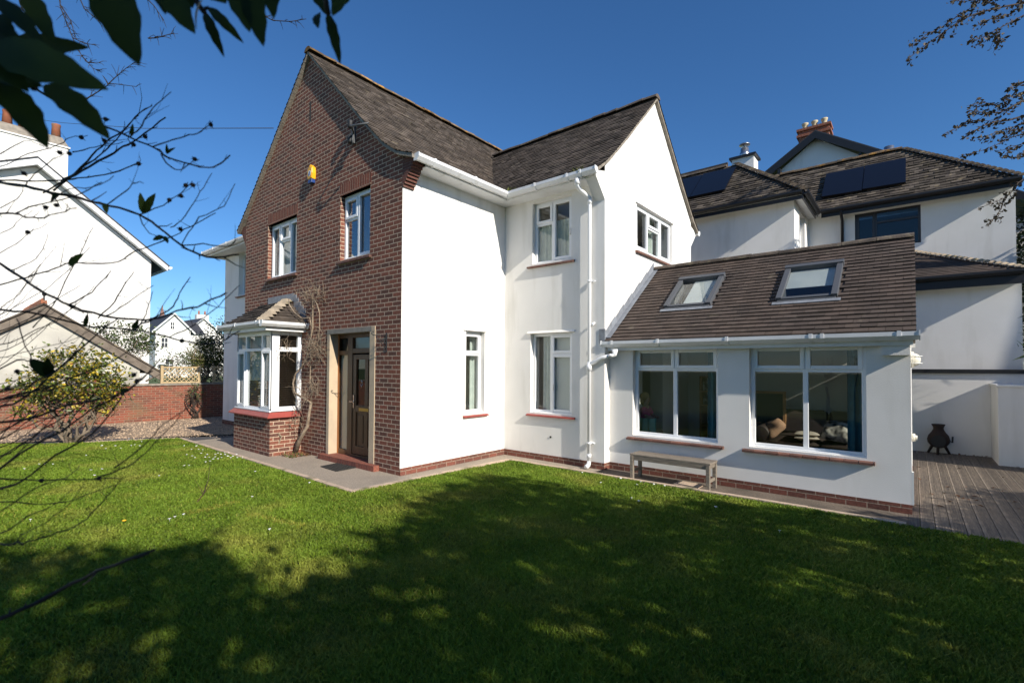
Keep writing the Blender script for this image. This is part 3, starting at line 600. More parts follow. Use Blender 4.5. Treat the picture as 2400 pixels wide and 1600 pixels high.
for x0, wd in ((2.733, 1.4), (4.575, 1.39)):
    fr = FX(x0, EY); window(house, fr, wd, .632, 2.118, v=((.7, .65, 2.09),), h=((1.757, .03, wd-.03),), cas=((.03, .7, 1.757, 2.09), (.7, wd-.03, 1.757, 2.09)), sill=('tile', -.09, wd+.09, .075), dep=.1)
fr = FX(-8.94, LY); window(house, fr, 1.08, 3.85, 5.115, v=((.5, 3.89, 5.08),), sill=('tile', -.1, 1.15, .06), dep=.12)
fr = SX(EX+.003, 4.3); window(house, fr, 1.6, .12, 2.1, v=((.8, .15, 2.05),), cas=((.03, .8, .15, 2.05), (.8, 1.57, .15, 2.05)), name='patio_door', dep=.06)
# curtains and blinds inside
def sheetc(name, fr, u0, u1, z0, z1, d, mt, amp=.02, per=.09, parent=None):
    m = M(); O, u, n = fr; k = max(4, int((u1-u0)/.012)); vs = []
    for i in range(k+1):
        a = u0+(u1-u0)*i/k; dd = d+amp*math.sin(a/per*6.283)*(1+.3*math.sin(a*31))
        for z in (z0, z1): vs.append((O[0]+u[0]*a+n[0]*dd, O[1]+u[1]*a+n[1]*dd, z))
    m.idx(vs, [(2*i, 2*i+2, 2*i+3, 2*i+1) for i in range(k)], sm=True); return m.build(name, mt, parent)
sheetc('curtain', FX(.673, D), .2, .47, .8, 2.5, -.178, 'curtain_green', parent=house)
sheetc('blind', FX(.673, D), .475, .94, .8, 2.5, -.165, 'blind_white', 0, parent=house)
sheetc('curtain', FX(.707, D), .0, .9, 3.75, 4.6, -.175, 'curtain_green', .01, parent=house)
sheetc('curtain', SX(0, 1.49), .36, .5, .9, 2.45, -.25, 'curtain_green', parent=house)
sheetc('curtain', SX(WW, 3.87), .95, 1.2, 4.0, 5.0, -.2, 'curtain_green', parent=house)
sheetc('curtain', FX(-4.90, 0), .02, 1.33, 3.75, 4.97, -.2, 'blind_white', .012, parent=house)
sheetc('blind', FX(-1.887, 0), -.1, 1.1, 3.5, 4.98, -.4, 'blind_dark', 0, parent=house)
sheetc('curtain', FX(-8.98, LY), -.1, 1.2, 3.6, 5.05, -.4, 'blind_white', .01, parent=house)
def thing_curtain(name, label, fr, u0, u1, z0, z1, d):
    o = sheetc(name, fr, u0, u1, z0, z1, d, 'curtain_teal', .03, .1); return tag(o, label, 'curtain', 'teal curtains of the extension')
thing_curtain('curtain', 'dark teal curtain drawn back behind the window above the bench', FX(2.73, EY), 1.14, 1.36, .1, 2.1, -.36)
thing_curtain('curtain', 'dark teal curtain drawn back beside the sofa', FX(4.58, EY), 1.15, 1.42, .1, 2.1, -.36)
# ------------------------------------------------------------------ bay window
bay = M()
BA, BB, BC, BD = (-4.98, -.63), (-3.25, -.63), (-3.25, 0), (-4.98, 0)
bay.prism([(*BA, -.05), (*BB, -.05), (*BC, -.05), (*BD, -.05)], (0, 0, .84))
bo = bay.build('bay_window', 'brick_main', house)
def frame2(p, q):
    d = Vector((q[0]-p[0], q[1]-p[1])); L = d.length; d /= L; return (p, (d.x, d.y), (d.y, -d.x)), L
m = M()
off = [(-5.08, -.71), (-3.17, -.71), (-3.17, -.003), (-5.08, -.003)]
m.idx([(x, y, .775) for x, y in off]+[(*BA, .86), (*BB, .86), (*BC, .86), (*BD, .86)]+[(x, y, .755) for x, y in off], [(0, 1, 5, 4), (1, 2, 6, 5), (3, 0, 4, 7), (8, 9, 1, 0), (9, 10, 2, 1), (8, 11, 10, 9)])
m.build('sill', 'red_sill', bo)
A2, B2, C2, D2 = (-4.94, -.60), (-3.27, -.60), (-3.27, 0), (-4.94, 0)
fr, L = frame2(A2, B2); z0, z1 = .87, 2.46
m = M(); a, b = -.07, 0
def fb(*q): m.lbox(fr, *q)
fb(0, .06, z0, z1, a, b); fb(L-.05, L, z0, z1, a, b); fb(.06, L-.05, z0, z0+.06, a, b); fb(.06, L-.05, z1-.08, z1, a, b)
fb(.06, L-.05, 2.07, 2.13, a+.003, b-.003); fb(-.01, L+.01, z0-.01, z0+.02, b+.002, b+.04)
for u in (.45, 1.22): fb(u-.035, u+.035, z0+.06, z1-.08, a+.002, b-.002)
for u0, u1 in ((.05, .44), (1.23, L-.04)):
    k = .052; c0, c1 = z0+.05, 2.075; fb(u0, u0+k, c0, c1, b-.02, b+.02); fb(u1-k, u1, c0, c1, b-.02, b+.02); fb(u0+k, u1-k, c0, c0+k, b-.02, b+.02); fb(u0+k, u1-k, c1-k, c1, b-.02, b+.02)
fr, L2 = frame2(B2, C2)
fb(0, .15, z0, z1, a, b+.001); fb(L2-.08, L2, z0, z1, a, b); fb(.15, L2-.08, z0, z0+.09, a, b); fb(.15, L2-.08, z1-.07, z1, a, b); fb(.15, L2-.08, 2.06, 2.15, a+.003, b-.003)
fr, L3 = frame2(D2, A2); fb(0, L3, z0, z1, a, b)
m.build('frame', 'upvc', bo, bevel=.005)
m = M(); m.lbox(frame2(A2, B2)[0], .05, L-.04, z0+.05, z1-.07, -.04, -.036); m.lbox(frame2(B2, C2)[0], .16, L2-.09, z0+.08, z1-.06, -.04, -.036); m.build('pane', 'glass_sky', bo)
m = M(); f2 = frame2(B2, C2)[0]; zz = .95
while zz < 2.4:
    m.lbox(f2, .12, L2-.05, zz, zz+.004, -.16, -.115); m.lbox(f2, .12, L2-.05, zz+.004, zz+.008, -.14, -.1); zz += .043
f2 = frame2(A2, B2)[0]; zz = .95
while zz < 1.42: m.lbox(f2, .06, L-.08, zz, zz+.004, -.17, -.12); zz += .043
m.build('blind', 'blind_dark', bo)
sheetc('net_curtain', frame2(A2, B2)[0],   .06, 1.6, 1.46, 2.45, -.12, 'blind_white', .012, .12, parent=bo)
m = M(); m.prism([(-5.15, -.80, 2.46), (-3.1, -.80, 2.46), (-3.1, -.003, 2.46), (-5.15, -.003, 2.46)], (0, 0, .06)); m.box(-5.15, -3.1, -.805, -.79, 2.5, 2.62); m.build('soffit', 'gutter_white', bo)
gutter(bo, (-5.2, -.81, 2.54), (-3.09, -.81, 2.54), (0, -1, 0), cl=(.95, 1.95))
gutter(bo, (-3.09, -.92, 2.54), (-3.09, -.01, 2.54), (1, 0, 0), ends=True)
m = M(); BR = [(0, 3.17), (.87, 2.62)]; HX = -3.86; HE = (-3.04-HX)/.87
Pb = lambda t, o, z: (t, -o, z)
tiles(m, BR, Pb, lambda o: (-5.12, HX+o*HE), gauge=.125, tw=.2, lift=.03, jit=.008); deckroof(m, BR, Pb, lambda o: (-5.12, HX+o*HE))
Pb2 = lambda t, o, z: (HX+o*HE, t, z)                   # hipped return towards the door
tiles(m, BR, Pb2, lambda o: (-o, -.004), gauge=.125, tw=.2, lift=.03, jit=.008); deckroof(m, BR, Pb2, lambda o: (-o, -.004))
br = m.build('roof', 'tile_brown', bo)
m = M()
for i in range(8):
    f0, f1 = i/8, (i+1.05)/8; p = Vector((HX+.82*f0, -.87*f0, 3.2-.55*f0)); q = Vector((HX+.82*f1, -.87*f1, 3.23-.55*f1)); vs = []
    t = (q-p).normalized(); sd = t.cross(Vector((0, 0, 1))).normalized()
    for c_, k in ((p, .05), (q, .13)):
        for j in range(5): an = math.pi*j/4; vs.append(c_+sd*math.cos(an)*k+Vector((0, 0, math.sin(an)*k*.55-.03)))
    m.idx(vs, [(j, j+1, 6+j, 5+j) for j in range(4)]+[(5, 6, 7, 8, 9)])
m.build('hip_tile', 'bonnet_pale', br)
m = M(); m.lbox(FX(0, 0), -4.84, -3.62, 3.14, 3.31, .002, .012); m.hexa([(-5.0, -.14, 3.06), (-3.75, -.14, 3.06), (-3.7, -.01, 3.15), (-5.0, -.01, 3.15), (-5.0, -.14, 3.075), (-3.75, -.14, 3.075), (-3.7, -.01, 3.165), (-5.0, -.01, 3.165)])
for k in range(5): m.lbox(FX(0, 0), -3.62+.1*k, -3.52+.1*k, 3.0-.08*k, 3.27-.08*k, .002, .012+.002*k)
m.build('flashing', 'lead', br)
# ------------------------------------------------------------------ entrance
m = M(); F0 = FX(-2.26, 0); wD = 1.56
m.lbox(F0, 0, .095, .10, 2.385, -.168, .012); ds = m.build('door_surround', 'stone', house, bevel=.004)
m = M(); m.lbox(F0, wD-.155, wD, .10, 2.385, -.168, .012); m.build('door_jamb', 'stone', ds, bevel=.004)
m = M(); m.lbox(F0, 0, wD-.1, 2.385, 2.47, -.26, .014); m.build('lintel', 'lintel_stone', ds)
m = M(); m.lbox(F0, wD-.1, wD, 2.385, 2.471, -.26, .0135); m.build('lintel_end', 'stone', ds)
m = M(); m.lbox(F0, -.12, wD+.14, -.02, .10, -.3, .11); m.build('doorstep', 'brick_step', ds)
dm = M(); fr = FX(-2.235, 0)
a, b = -.24, -.17
dm.lbox(fr, .0, .07, .1, 2.36, a, b); dm.lbox(fr, .40, .56, .1, 2.384, a, b); dm.lbox(fr, 1.45, 1.55, .1, 2.384, a, b); dm.lbox(fr, .07, .40, .1, .19, a, b); dm.lbox(fr, .07, .40, 2.31, 2.384, a, b); dm.lbox(fr, .56, 1.45, 2.31, 2.384, a, b); dm.lbox(fr, .07, .40, 1.99, 2.07, a+.002, b-.002); dm.lbox(fr, .56, 1.45, 2.02, 2.11, a+.002, b-.002); dm.lbox(fr, .56, 1.45, .1, .14, a, b)
df = dm.build('door_frame', 'door_wood', house, bevel=.004)
m = M(); m.lbox(fr, .066, .105, .1, 2.384, b, b+.006); m.build('frame_edge', 'door_wood_lit', df)
m = M(); m.lbox(fr, .06, .41, .18, 2.32, a+.03, a+.034); m.lbox(fr, .55, 1.46, 2.10, 2.32, a+.03, a+.034); m.build('pane', 'glass', df)
m = M(); X0, X1 = .565, 1.445; dd = (a+.005, b-.012)
m.lbox(fr, X0, X0+.11, .15, 1.99, *dd); m.lbox(fr, X1-.11, X1, .15, 1.99, *dd); m.lbox(fr, X0+.11, X1-.11, 1.9, 1.99, *dd); m.lbox(fr, X0+.11, X1-.11, .93, 1.05, *dd); m.lbox(fr, X0+.11, X1-.11, .15, .3, *dd)
m.lbox(fr, .955, 1.055, 1.05, 1.9, *dd); m.lbox(fr, .955, 1.055, .3, .93, *dd)
for u0, u1 in ((X0+.11, .955), (1.055, X1-.11)): m.lbox(fr, u0, u1, .3, .93, dd[0]+.015, dd[1]-.02); m.lbox(fr, u0+.06, u1-.06, .36, .87, dd[1]-.02, dd[1]-.01)
dr_ = m.build('front_door', 'door_wood', house, bevel=.004)
m = M()
for u0, u1 in ((X0+.11, .955), (1.055, X1-.11)): m.lbox(fr, u0, u1, 1.05, 1.9, dd[0]+.02, dd[0]+.024)
m.build('pane', 'glass_dim', dr_)
for u in (.815, 1.195):
    m = M(); z = 1.45; pts = [(u, z+.07), (u+.03, z), (u, z-.07), (u-.03, z)]
    for p, q in zip(pts, pts[1:]+pts[:1]): m.tube([(fr[0][0]+p[0], -dd[0]-.026+.0, p[1]) , (fr[0][0]+q[0], -dd[0]-.026, q[1])], .004, 4)
    m.build('leaded_motif', 'chrome', dr_)
sheetc('sidelight_reflection', fr, .09, .40, .18, 2.0, -.232, 'reflection_cream', .004, .08, parent=df)  # cream panel added for the jamb's reflection in the sidelight
m = M(); m.lbox(fr, .79, 1.09, .955, 1.01, dd[1], dd[1]+.012); m.build('letter_plate', 'brass', dr_)
m = M(); m.lbox(fr, X0+.03, X0+.06, 1.0, 1.24, dd[1], dd[1]+.012); m.lbox(fr, X0-.03, X0+.08, 1.105, 1.125, dd[1]+.03, dd[1]+.05); m.lbox(fr, X0+.035, X0+.055, 1.105, 1.125, dd[1], dd[1]+.04); m.build('handle', 'chrome', dr_)
# ------------------------------------------------------------------ downpipe
m = M(); yy = D-.075; xx = 2.035
m.tube([(1.98, D-.40, 5.02), (1.98, D-.40, 4.93), (2.0, D-.34, 4.86), (xx, yy-.02, 4.79), (xx, yy, 4.72), (xx, yy, .12)], .034, 10)
m.lathe([(.041, -.05), (.041, .06)], (xx, yy, 4.72), 10); m.lathe([(.055, -.0), (.04, .1)], (1.98, D-.40, 4.94), 10); m.lathe([(.04, 0), (.04, .06)], (xx, yy, .2), 10)
m.tube([(xx, yy, .13), (xx, yy-.02, .07), (xx, yy-.1, .045)], [.036, .038, .04], 10)
for z in (.45, 3.3, 1.85): m.box(xx-.05, xx+.05, yy+.02, D, z-.012, z+.012); m.lathe([(.042, -.016), (.042, .016)], (xx, yy, z), 10); m.tube([(xx+.04, yy+.03, z), (xx+.1, yy+.03, z)], .012, 6)
m.tube([(2.5, D-.02, 2.09), (2.5, D-.02, 2.0), (2.44, D-.06, 1.97)], [.06, .04, .036], 10)
m.tube([(2.46, D-.05, 1.985), (2.3, D-.075, 1.95), (xx+.02, yy, 1.84), (xx, yy, 1.76)], .034, 10); m.lathe([(.044, -.06), (.046, .06)], (xx, yy, 1.78), 10); m.lathe([(.05, -.02), (.05, .02)], (2.45, D-.055, 1.985), 10)
m.build('downpipe', 'upvc', house)
m = M(); m.tube([(2.1, D-.012, 2.56), (2.1, D-.06, 2.55), (2.1, D-.07, 2.51)], .022, 8); m.build('overflow_pipe', 'upvc', house)
# ================================================================== THINGS ON AND BY THE HOUSE
al = empty('alarm_box', (-2.89, 0, 5.64), 'yellow burglar alarm box with a dark blue foot high on the brick gable', 'alarm box')
hx = [(-.10, .0), (-.085, .115), (.0, .185), (.085, .115), (.1, 0), (.085, -.115), (-.085, -.115)]
m = M(); m.prism([(-2.89+x, -.002, 5.645+z) for x, z in hx], (0, -.075, 0)); m.prism([(-2.89+x*.86, -.077, 5.645+z*.86) for x, z in hx], (0, -.012, 0)); m.build('case', 'alarm_yellow', al, bevel=.008)
m = M(); m.box(-2.965, -2.815, -.08, -.002, 5.455, 5.529); m.build('foot', 'alarm_blue', al, bevel=.006)
m = M(); m.prism([(-2.89+.052*math.cos(a*math.pi/8), -.0895, 5.645+.062*math.sin(a*math.pi/8)) for a in range(16)], (0, -.002, 0)); e_ = m.build('emblem', 'white_paint', al)
m = M(); m.prism([(-2.925, -.092, 5.61), (-2.885, -.092, 5.62), (-2.86, -.092, 5.675), (-2.89, -.092, 5.685)], (0, -.0015, 0)); m.prism([(-2.90, -.0935, 5.6), (-2.87, -.0935, 5.605), (-2.88, -.0935, 5.66), (-2.905, -.0935, 5.65)], (0, -.0015, 0)); m.build('mark', 'alarm_blue', e_)
br_ = empty('cable_bracket', (-1.3, 0, 5.98), 'iron cable bracket with insulators under the shadow of the gable roof', 'bracket')
m = M(); m.box(-1.46, -1.38, -.05, -.001, 5.84, 6.2); m.tube([(-1.42, -.04, 5.98), (-1.3, -.1, 5.99), (-1.1, -.28, 5.97), (-.86, -.30, 5.9), (-.66, -.22, 5.9)], .018, 6); m.tube([(-1.35, -.06, 6.02), (-1.33, -.1, 5.86), (-1.36, -.08, 5.78)], .014, 6); m.build('arm', 'lead_dark', br_)
for z in (5.82, 6.1): m = M(); m.lathe([(.035, 0), (.055, .03), (.045, .09), (.055, .12), (.03, .15)], (-1.42, -.09, z), 10); m.build('insulator', 'iron', br_)
wire = M(); wire.tube([(-4.68, -.02, 7.15), (-12, -.75, 9.15), (-20, -1.6, 11.55), (-32, -2.95, 15.4)], .009, 5); tag(wire.build('telephone_wire', 'wire'), 'thin black overhead wire running from the edge of the brick gable across the sky', 'wire')
def basket_bracket(x, label):
    r = empty('basket_bracket', (x, 0, 2.18), label, 'bracket', 'basket brackets beside the front door'); m = M()
    m.box(x-.012, x+.012, -.012, -.001, 2.02, 2.34); m.build('back_plate', 'iron', r)
    m = M(); m.tube([(x, -.01, 2.29), (x-.02, -.12, 2.285), (x-.04, -.24, 2.29), (x-.045, -.27, 2.31), (x-.04, -.26, 2.34), (x-.035, -.235, 2.335)], .008, 5); m.tube([(x, -.01, 2.07), (x-.01, -.07, 2.12), (x-.02, -.12, 2.2), (x-.03, -.2, 2.28)], .007, 5); m.tube([(x, -.01, 2.2), (x-.008, -.05, 2.23), (x-.012, -.09, 2.21), (x-.01, -.07, 2.18)], .006, 5); m.build('scroll', 'iron', r)
basket_bracket(-.375, 'black scrolled iron basket bracket between the stone door surround and the white corner')
basket_bracket(-2.52, 'black scrolled iron basket bracket among the bare climbing stems')
mt = empty('doormat', (-1.36, -.26, 0), 'dark rubber doormat of open lattice on the path before the doorstep', 'doormat')
m = M()
c0, c1, c2, c3 = Vector((-1.61, -.46, 0)), Vector((-1.05, -.49, 0)), Vector((-1.08, -.05, 0)), Vector((-1.68, -.02, 0))
bl = lambda u, v: (c0*(1-u)*(1-v)+c1*u*(1-v)+c2*u*v+c3*(1-u)*v)
def strip(p, q, w, z0, z1):
    d = (q-p).normalized(); n = Vector((-d.y, d.x, 0))*w; m.hexa([v+Vector((0, 0, z)) for z in (z0, z1) for v in (p-n, q-n, q+n, p+n)])
for i in range(9): strip(bl(i/8, 0), bl(i/8, 1), .010, .005, .017)
for i in range(8): strip(bl(0, i/7), bl(1, i/7), .014, .005, .0195)
m.build('lattice', 'rubber', mt)
lm = empty('bulkhead_lamp', (EX, 3.2, 1.9), 'round caged bulkhead lamp on the end of the extension beside the decking', 'lamp')
m = M(); m.tube([(EX+.003, 3.2, 1.9), (EX+.035, 3.2, 1.9)], .105, 16, sm=False); m.build('base', 'lamp_plastic', lm, bevel=.004)
m = M(); m.ell((EX+.03, 3.2, 1.9), (.075, .085, .085), 14, 10); m.build('diffuser', 'lamp_plastic', lm)
for k in (-.045, .045): m = M(); m.tube([(EX+.02, 3.2-.1, 1.9+k), (EX+.09, 3.2-.07, 1.9+k), (EX+.115, 3.2, 1.9+k), (EX+.09, 3.27, 1.9+k), (EX+.02, 3.3, 1.9+k)], .006, 5); m.build('cage', 'white_paint', lm)
m = M(); m.box(EX+.003, EX+.05, 2.95, 3.05, 2.05, 2.10); m.box(EX+.003, EX+.03, 2.96, 3.04, 2.10, 2.2); m.build('sensor', 'white_paint'); tag(bpy.data.objects['sensor'], 'small white sensor box just below the extension gutter end', 'sensor')
m = M(); m.tube([(EX+.003, 3.2, .9), (EX+.04, 3.2, .9)], .05, 10); m.tube([(EX+.04, 3.2, .9), (EX+.06, 3.2, .9)], .03, 8); tag(m.build('vent_cowl', 'lamp_plastic'), 'small pale vent cowl low on the extension end wall', 'vent')
# bench
b = empty('garden_bench', (3.56, 2.4, 0), 'weathered backless wooden bench standing under the extension window', 'bench')
m = M(); x0, x1, y0, y1 = 2.945, 4.175, 2.245, 2.59
for k in range(4): m.box(x0-.01, x1+.01, y0+.01+k*.084, y0+.087+k*.084, .385+random.uniform(-.003, .003), .412)
m.build('seat', 'wood_grey', b, bevel=.004)
for x in (x0, x1-.052):
    for y in (y0, y1-.052): m = M(); m.box(x, x+.052, y, y+.052, .004, .384); m.build('leg', 'wood_grey', b, bevel=.004)
for y in (y0+.012, y1-.042): m = M(); m.box(x0+.053, x1-.053, y, y+.03, .315, .384); m.build('apron', 'wood_grey', b, bevel=.003)
for x in (x0+.013, x1-.04): m = M(); m.box(x, x+.027, y0+.053, y1-.053, .12, .165); m.build('stretcher', 'wood_grey', b, bevel=.003)
for x in (x0+.013, x1-.04): m = M(); m.box(x, x+.027, y0+.053, y1-.053, .32, .384); m.build('rail', 'wood_grey', b, bevel=.003)
m = M(); m.hexa([(3.62, 2.32, .005), (3.99, 2.25, .005), (3.98, 2.575, .005), (3.61, 2.585, .005), (3.62, 2.32, .03), (3.99, 2.25, .03), (3.98, 2.575, .03), (3.61, 2.585, .03)]); tag(m.build('paving_slab', 'kerb', bevel=.004), 'loose square paving slab lying under the bench', 'paving slab')
# climber on the brick wall
vn = empty('climbing_shrub', (-3.2, -.14, 0), 'bare twining climber trained up the brick wall between bay window and door', 'climber')
m = M(); J = lambda p: (p[0], p[1], p[2])
stem = [(-3.21, -.14, -.02), (-3.0, -.16, .3), (-2.74, -.13, .6), (-2.70, -.12, .86), (-2.65, -.11, 1.05), (-2.90, -.16, 1.15), (-3.14, -.2, 1.235), (-3.22, -.2, 1.42), (-3.15, -.18, 1.62), (-3.0, -.13, 1.76), (-2.87, -.1, 1.92), (-2.84, -.09, 2.09), (-2.73, -.09, 2.37), (-2.67, -.09, 2.53), (-2.68, -.09, 2.72), (-2.68, -.09, 3.0), (-2.67, -.1, 3.15)]
m.tube(stem, [.05, .04, .034, .028, .027, .022, .018, .017, .017, .017, .018, .018, .017, .018, .018, .015, .011], 8)
m.tube([(-2.7, -.1, 2.55), (-2.76, -.1, 2.72), (-3.0, -.15, 2.73), (-3.2, -.2, 2.85), (-3.38, -.22, 3.02), (-3.45, -.2, 3.15)], [.018, .016, .015, .014, .012, .009], 6)
m.tube([(-2.66, -.09, 3.1), (-2.5, -.1, 2.98), (-2.4, -.1, 2.8), (-2.42, -.08, 2.5), (-2.5, -.08, 2.2)], [.012, .012, .01, .009, .006], 6)
m.tube([(-2.68, -.1, 1.05), (-2.66, -.1, 1.3), (-2.75, -.08, 1.5), (-2.76, -.08, 1.8), (-2.74, -.08, 2.1)], [.012, .01, .01, .009, .007], 6)
m.tube([(-3.3, -.2, 0), (-3.28, -.45, .2), (-3.2, -.42, .38), (-3.3, -.5, .5), (-3.5, -.66, .62)], [.022, .018, .016, .012, .006], 6)
m.build('stem', 'vine', vn)
m = M()
def twigs(m, c, r, n, ln, rad=.004, up_=.1):
    for _ in range(n):
        p = Vector(c)+Vector((random.gauss(0, r[0]), random.gauss(0, r[1]), random.gauss(0, r[2]))); p.y = min(p.y, -.02); d = Vector((random.gauss(0, 1), random.gauss(0, .4), random.gauss(up_, .7))).normalized(); pts = [p]
        for k in range(4):
            d = (d+Vector((random.gauss(0, .35), random.gauss(0, .2), random.gauss(0, .35)))).normalized(); q = pts[-1]+d*ln/4*random.uniform(.6, 1.3); q.y = min(q.y, -.015); pts.append(q)
        m.tube(pts, [rad, rad*.9, rad*.8, rad*.6, rad*.4], 4, cap=False)
for c, r_, n, ln in (((-2.62, -.13, 3.16), (.2, .05, .07), 70, .3), ((-2.42, -.14, 2.13), (.12, .05, .12), 60, .28), ((-2.62, -.13, 2.05), (.12, .04, .13), 40, .28), ((-2.55, -.12, 1.36), (.13, .04, .07), 50, .26), ((-2.8, -.13, 2.7), (.2, .05, .3), 20, .3), ((-3.25, -.35, 2.1), (.09, .08, .08), 24, .24), ((-2.85, -.14, 1.2), (.12, .05, .12), 30, .27), ((-3.0, -.2, .7), (.13, .09, .14), 30, .3)):
    m = M(); twigs(m, c, r_, n, ln); m.build('twig_cluster', 'vine', vn)
P = np.stack([rng.uniform(-3.35, -2.75, 260), rng.uniform(-.45, -.02, 260), rng.uniform(.004, .05, 260)], 1)
o = foliage('leaf_litter', P, .05, ['dry_leaf', 'moss'], None, .6, .0, (rng.random(260) > .7).astype(int)); o['kind'] = 'stuff'
# gutter weeds in the valley
for (c, n, lab) in (((.36, D-.36, 5.17), 130, 'tuft of green weeds sprouting from the gutter corner below the roof valley'), ((1.98, D-.35, 5.17), 50, 'small mossy tuft in the gutter above the downpipe')):
    P = np.array(c)+rng.normal(size=(n, 3))*np.array([.09, .05, .035]); o = foliage('gutter_weed', P, .11, 'moss', None, .18, -.9); tag(o, lab, 'weed', 'weeds in the gutters')
# ================================================================== INSIDE THE EXTENSION
sf = empty('sofa', (4.9, 5.9, 0), 'dark brown leather sofa inside the extension seen through the larger window', 'sofa')
def pillow(m, c, w, d, t, rot, n=12):
    R_ = rot.to_matrix() if hasattr(rot, 'to_matrix') else rot; f = lambda a: max(0., 1-abs(a)**3.2)
    for sg in (1, -1):
        vs = []
        for i in range(n+1):
            for j in range(n+1):
                u, v = 2*i/n-1, 2*j/n-1; h = (f(u)*f(v))**.55*t/2*(1+.1*math.sin(u*5+v*3)); vs.append(Vector(c)+R_ @ Vector((u*w/2*(1-.06*v*v), v*d/2*(1-.06*u*u), sg*h)))
        m.idx(vs, [(i*(n+1)+j, i*(n+1)+j+1, (i+1)*(n+1)+j+1, (i+1)*(n+1)+j) for i in range(n) for j in range(n)], sm=True)
from mathutils import Euler
m = M(); m.box(4.25, 6.1, 5.1, 6.3, .1, .34); m.build('base', 'sofa_brown', sf, bevel=.04)
for x in (4.72, 5.62): m = M(); pillow(m, (x, 5.6, .42), .95, 1.1, .24, Euler((0, 0, 0))); m.build('seat_cushion', 'sofa_brown', sf)
for x in (4.72, 5.62): m = M(); m.hexa([(x-.46, 5.98, .46), (x+.46, 5.98, .46), (x+.46, 6.24, .46), (x-.46, 6.24, .46), (x-.45, 6.08, .98), (x+.45, 6.08, .98), (x+.45, 6.3, .96), (x-.45, 6.3, .96)]); m.build('back_cushion', 'sofa_brown', sf, bevel=.09)
m = M(); m.tube([(4.2, 5.05, .55), (4.2, 6.3, .58)], [.17, .17], 16); m.box(4.08, 4.32, 5.07, 6.3, .1, .55); m.build('arm', 'sofa_brown', sf, bevel=.02)
m = M(); pillow(m, (4.42, 5.2, .66), .4, .34, .16, Euler((.5, -.75, .3))); tag(m.build('cushion', 'cushion_tan'), 'tan cushion leaning on the near arm of the sofa', 'cushion')
m = M()
for z in (.54, .61): pillow(m, (4.95, 5.2, z), .40, .32, .08, Euler((0, 0, .1)))
tag(m.build('folded_blanket', 'cushion_pale'), 'folded pale blankets stacked on the sofa seat', 'blanket')
m = M(); pillow(m, (5.42, 5.25, .68), .5, .4, .22, Euler((.9, .1, -.2))); tag(m.build('cushion', 'throw'), 'black and cream patterned cushion at the far end of the sofa', 'cushion')
cb = empty('chalkboard', (4.2, 6.0, .5), 'black chalkboard in a pine frame behind the sofa arm', 'chalkboard')
m = M(); m.box(3.5, 4.42, 6.02, 6.04, .68, 1.27); m.build('board', 'chalkboard', cb)
m = M(); m.box(3.45, 4.47, 6.0, 6.05, 1.27, 1.32); m.box(3.45, 4.47, 6.0, 6.05, .62, .68); m.box(4.42, 4.47, 6.0, 6.05, .68, 1.27); m.box(3.45, 3.5, 6.0, 6.05, .68, 1.27); m.build('frame', 'pine', cb)
bk = empty('bookcase', (3.1, 6.3, 0), 'narrow wooden bookcase at the back of the room beside the teal curtain', 'bookcase')
m = M(); m.box(2.78, 2.82, 6.0, 6.4, .06, 1.6); m.box(3.4, 3.44, 6.0, 6.4, .06, 1.6)
for z in (.06, .5, .95, 1.25, 1.57): m.box(2.82, 3.4, 6.0, 6.4, z, z+.03)
m.build('carcass', 'pine', bk)
m = M()
for z in (.98, 1.28):
    x = 2.84
    while x < 3.35: w_ = random.uniform(.02, .05); m.box(x, x+w_*.9, 6.05, 6.3, z, z+random.uniform(.15, .25)); x += w_
m.build('books', 'throw', bk)
st = empty('white_stool', (3.6, 4.2, 0), 'small white slatted stool on the floor below the teal curtain', 'stool')
m = M(); m.box(3.42, 3.85, 4.0, 4.35, .42, .46); m.build('seat', 'white_paint', st)
for x in (3.42, 3.81):
    for y in (4.0, 4.31): m = M(); m.box(x, x+.04, y, y+.04, .06, .42); m.build('leg', 'white_paint', st)
hp = hit(1508, 932, 'y', 3.75)
ch = empty('white_chair', (hp.x, hp.y, 0), 'white wooden chair draped with a mint cloth behind the window above the bench', 'chair')
cx, cy = hp.x+.05, hp.y
for dx in (-.2, .18):
    for dy in (-.2, .18): m = M(); m.box(cx+dx, cx+dx+.04, cy+dy, cy+dy+.04, .06, .95 if dx < 0 else .56); m.build('leg', 'white_paint', ch)
m = M(); m.box(cx-.22, cx+.24, cy-.22, cy+.24, .52, .56); m.build('seat', 'white_paint', ch)
for z in (.68, .8, .91): m = M(); m.box(cx-.2, cx-.17, cy-.16, cy+.18, z, z+.05); m.build('rail', 'white_paint', ch)
o = sheetc('mint_cloth', FX(cx-.1, cy-.28), 0, .42, .2, .86, .0, 'mint_cloth', .03, .14); tag(o, 'mint green cloth hanging over the front of the white chair', 'cloth')
def skin(name, verts, edges, radii, mt, parent, root=0):
    me = bpy.data.meshes.new(name); me.from_pydata(verts, edges, []); me.materials.append(MATS[mt]); o = bpy.data.objects.new(name, me); COL.objects.link(o)
    md = o.modifiers.new('skin', 'SKIN'); md.use_smooth_shade = True
    for i, r in enumerate(radii): me.skin_vertices[0].data[i].radius = (r, r)
    me.skin_vertices[0].data[root].use_root = True
    sb = o.modifiers.new('sub', 'SUBSURF'); sb.levels = 2; sb.render_levels = 2
    if parent is not None: o.parent = parent; o.matrix_parent_inverse = pinv(parent)
    return o
pe = empty('person', (cx, cy, .56), 'fair haired child in a pink top sitting behind the window above the bench', 'person')
Z = .60; hz = hp.z
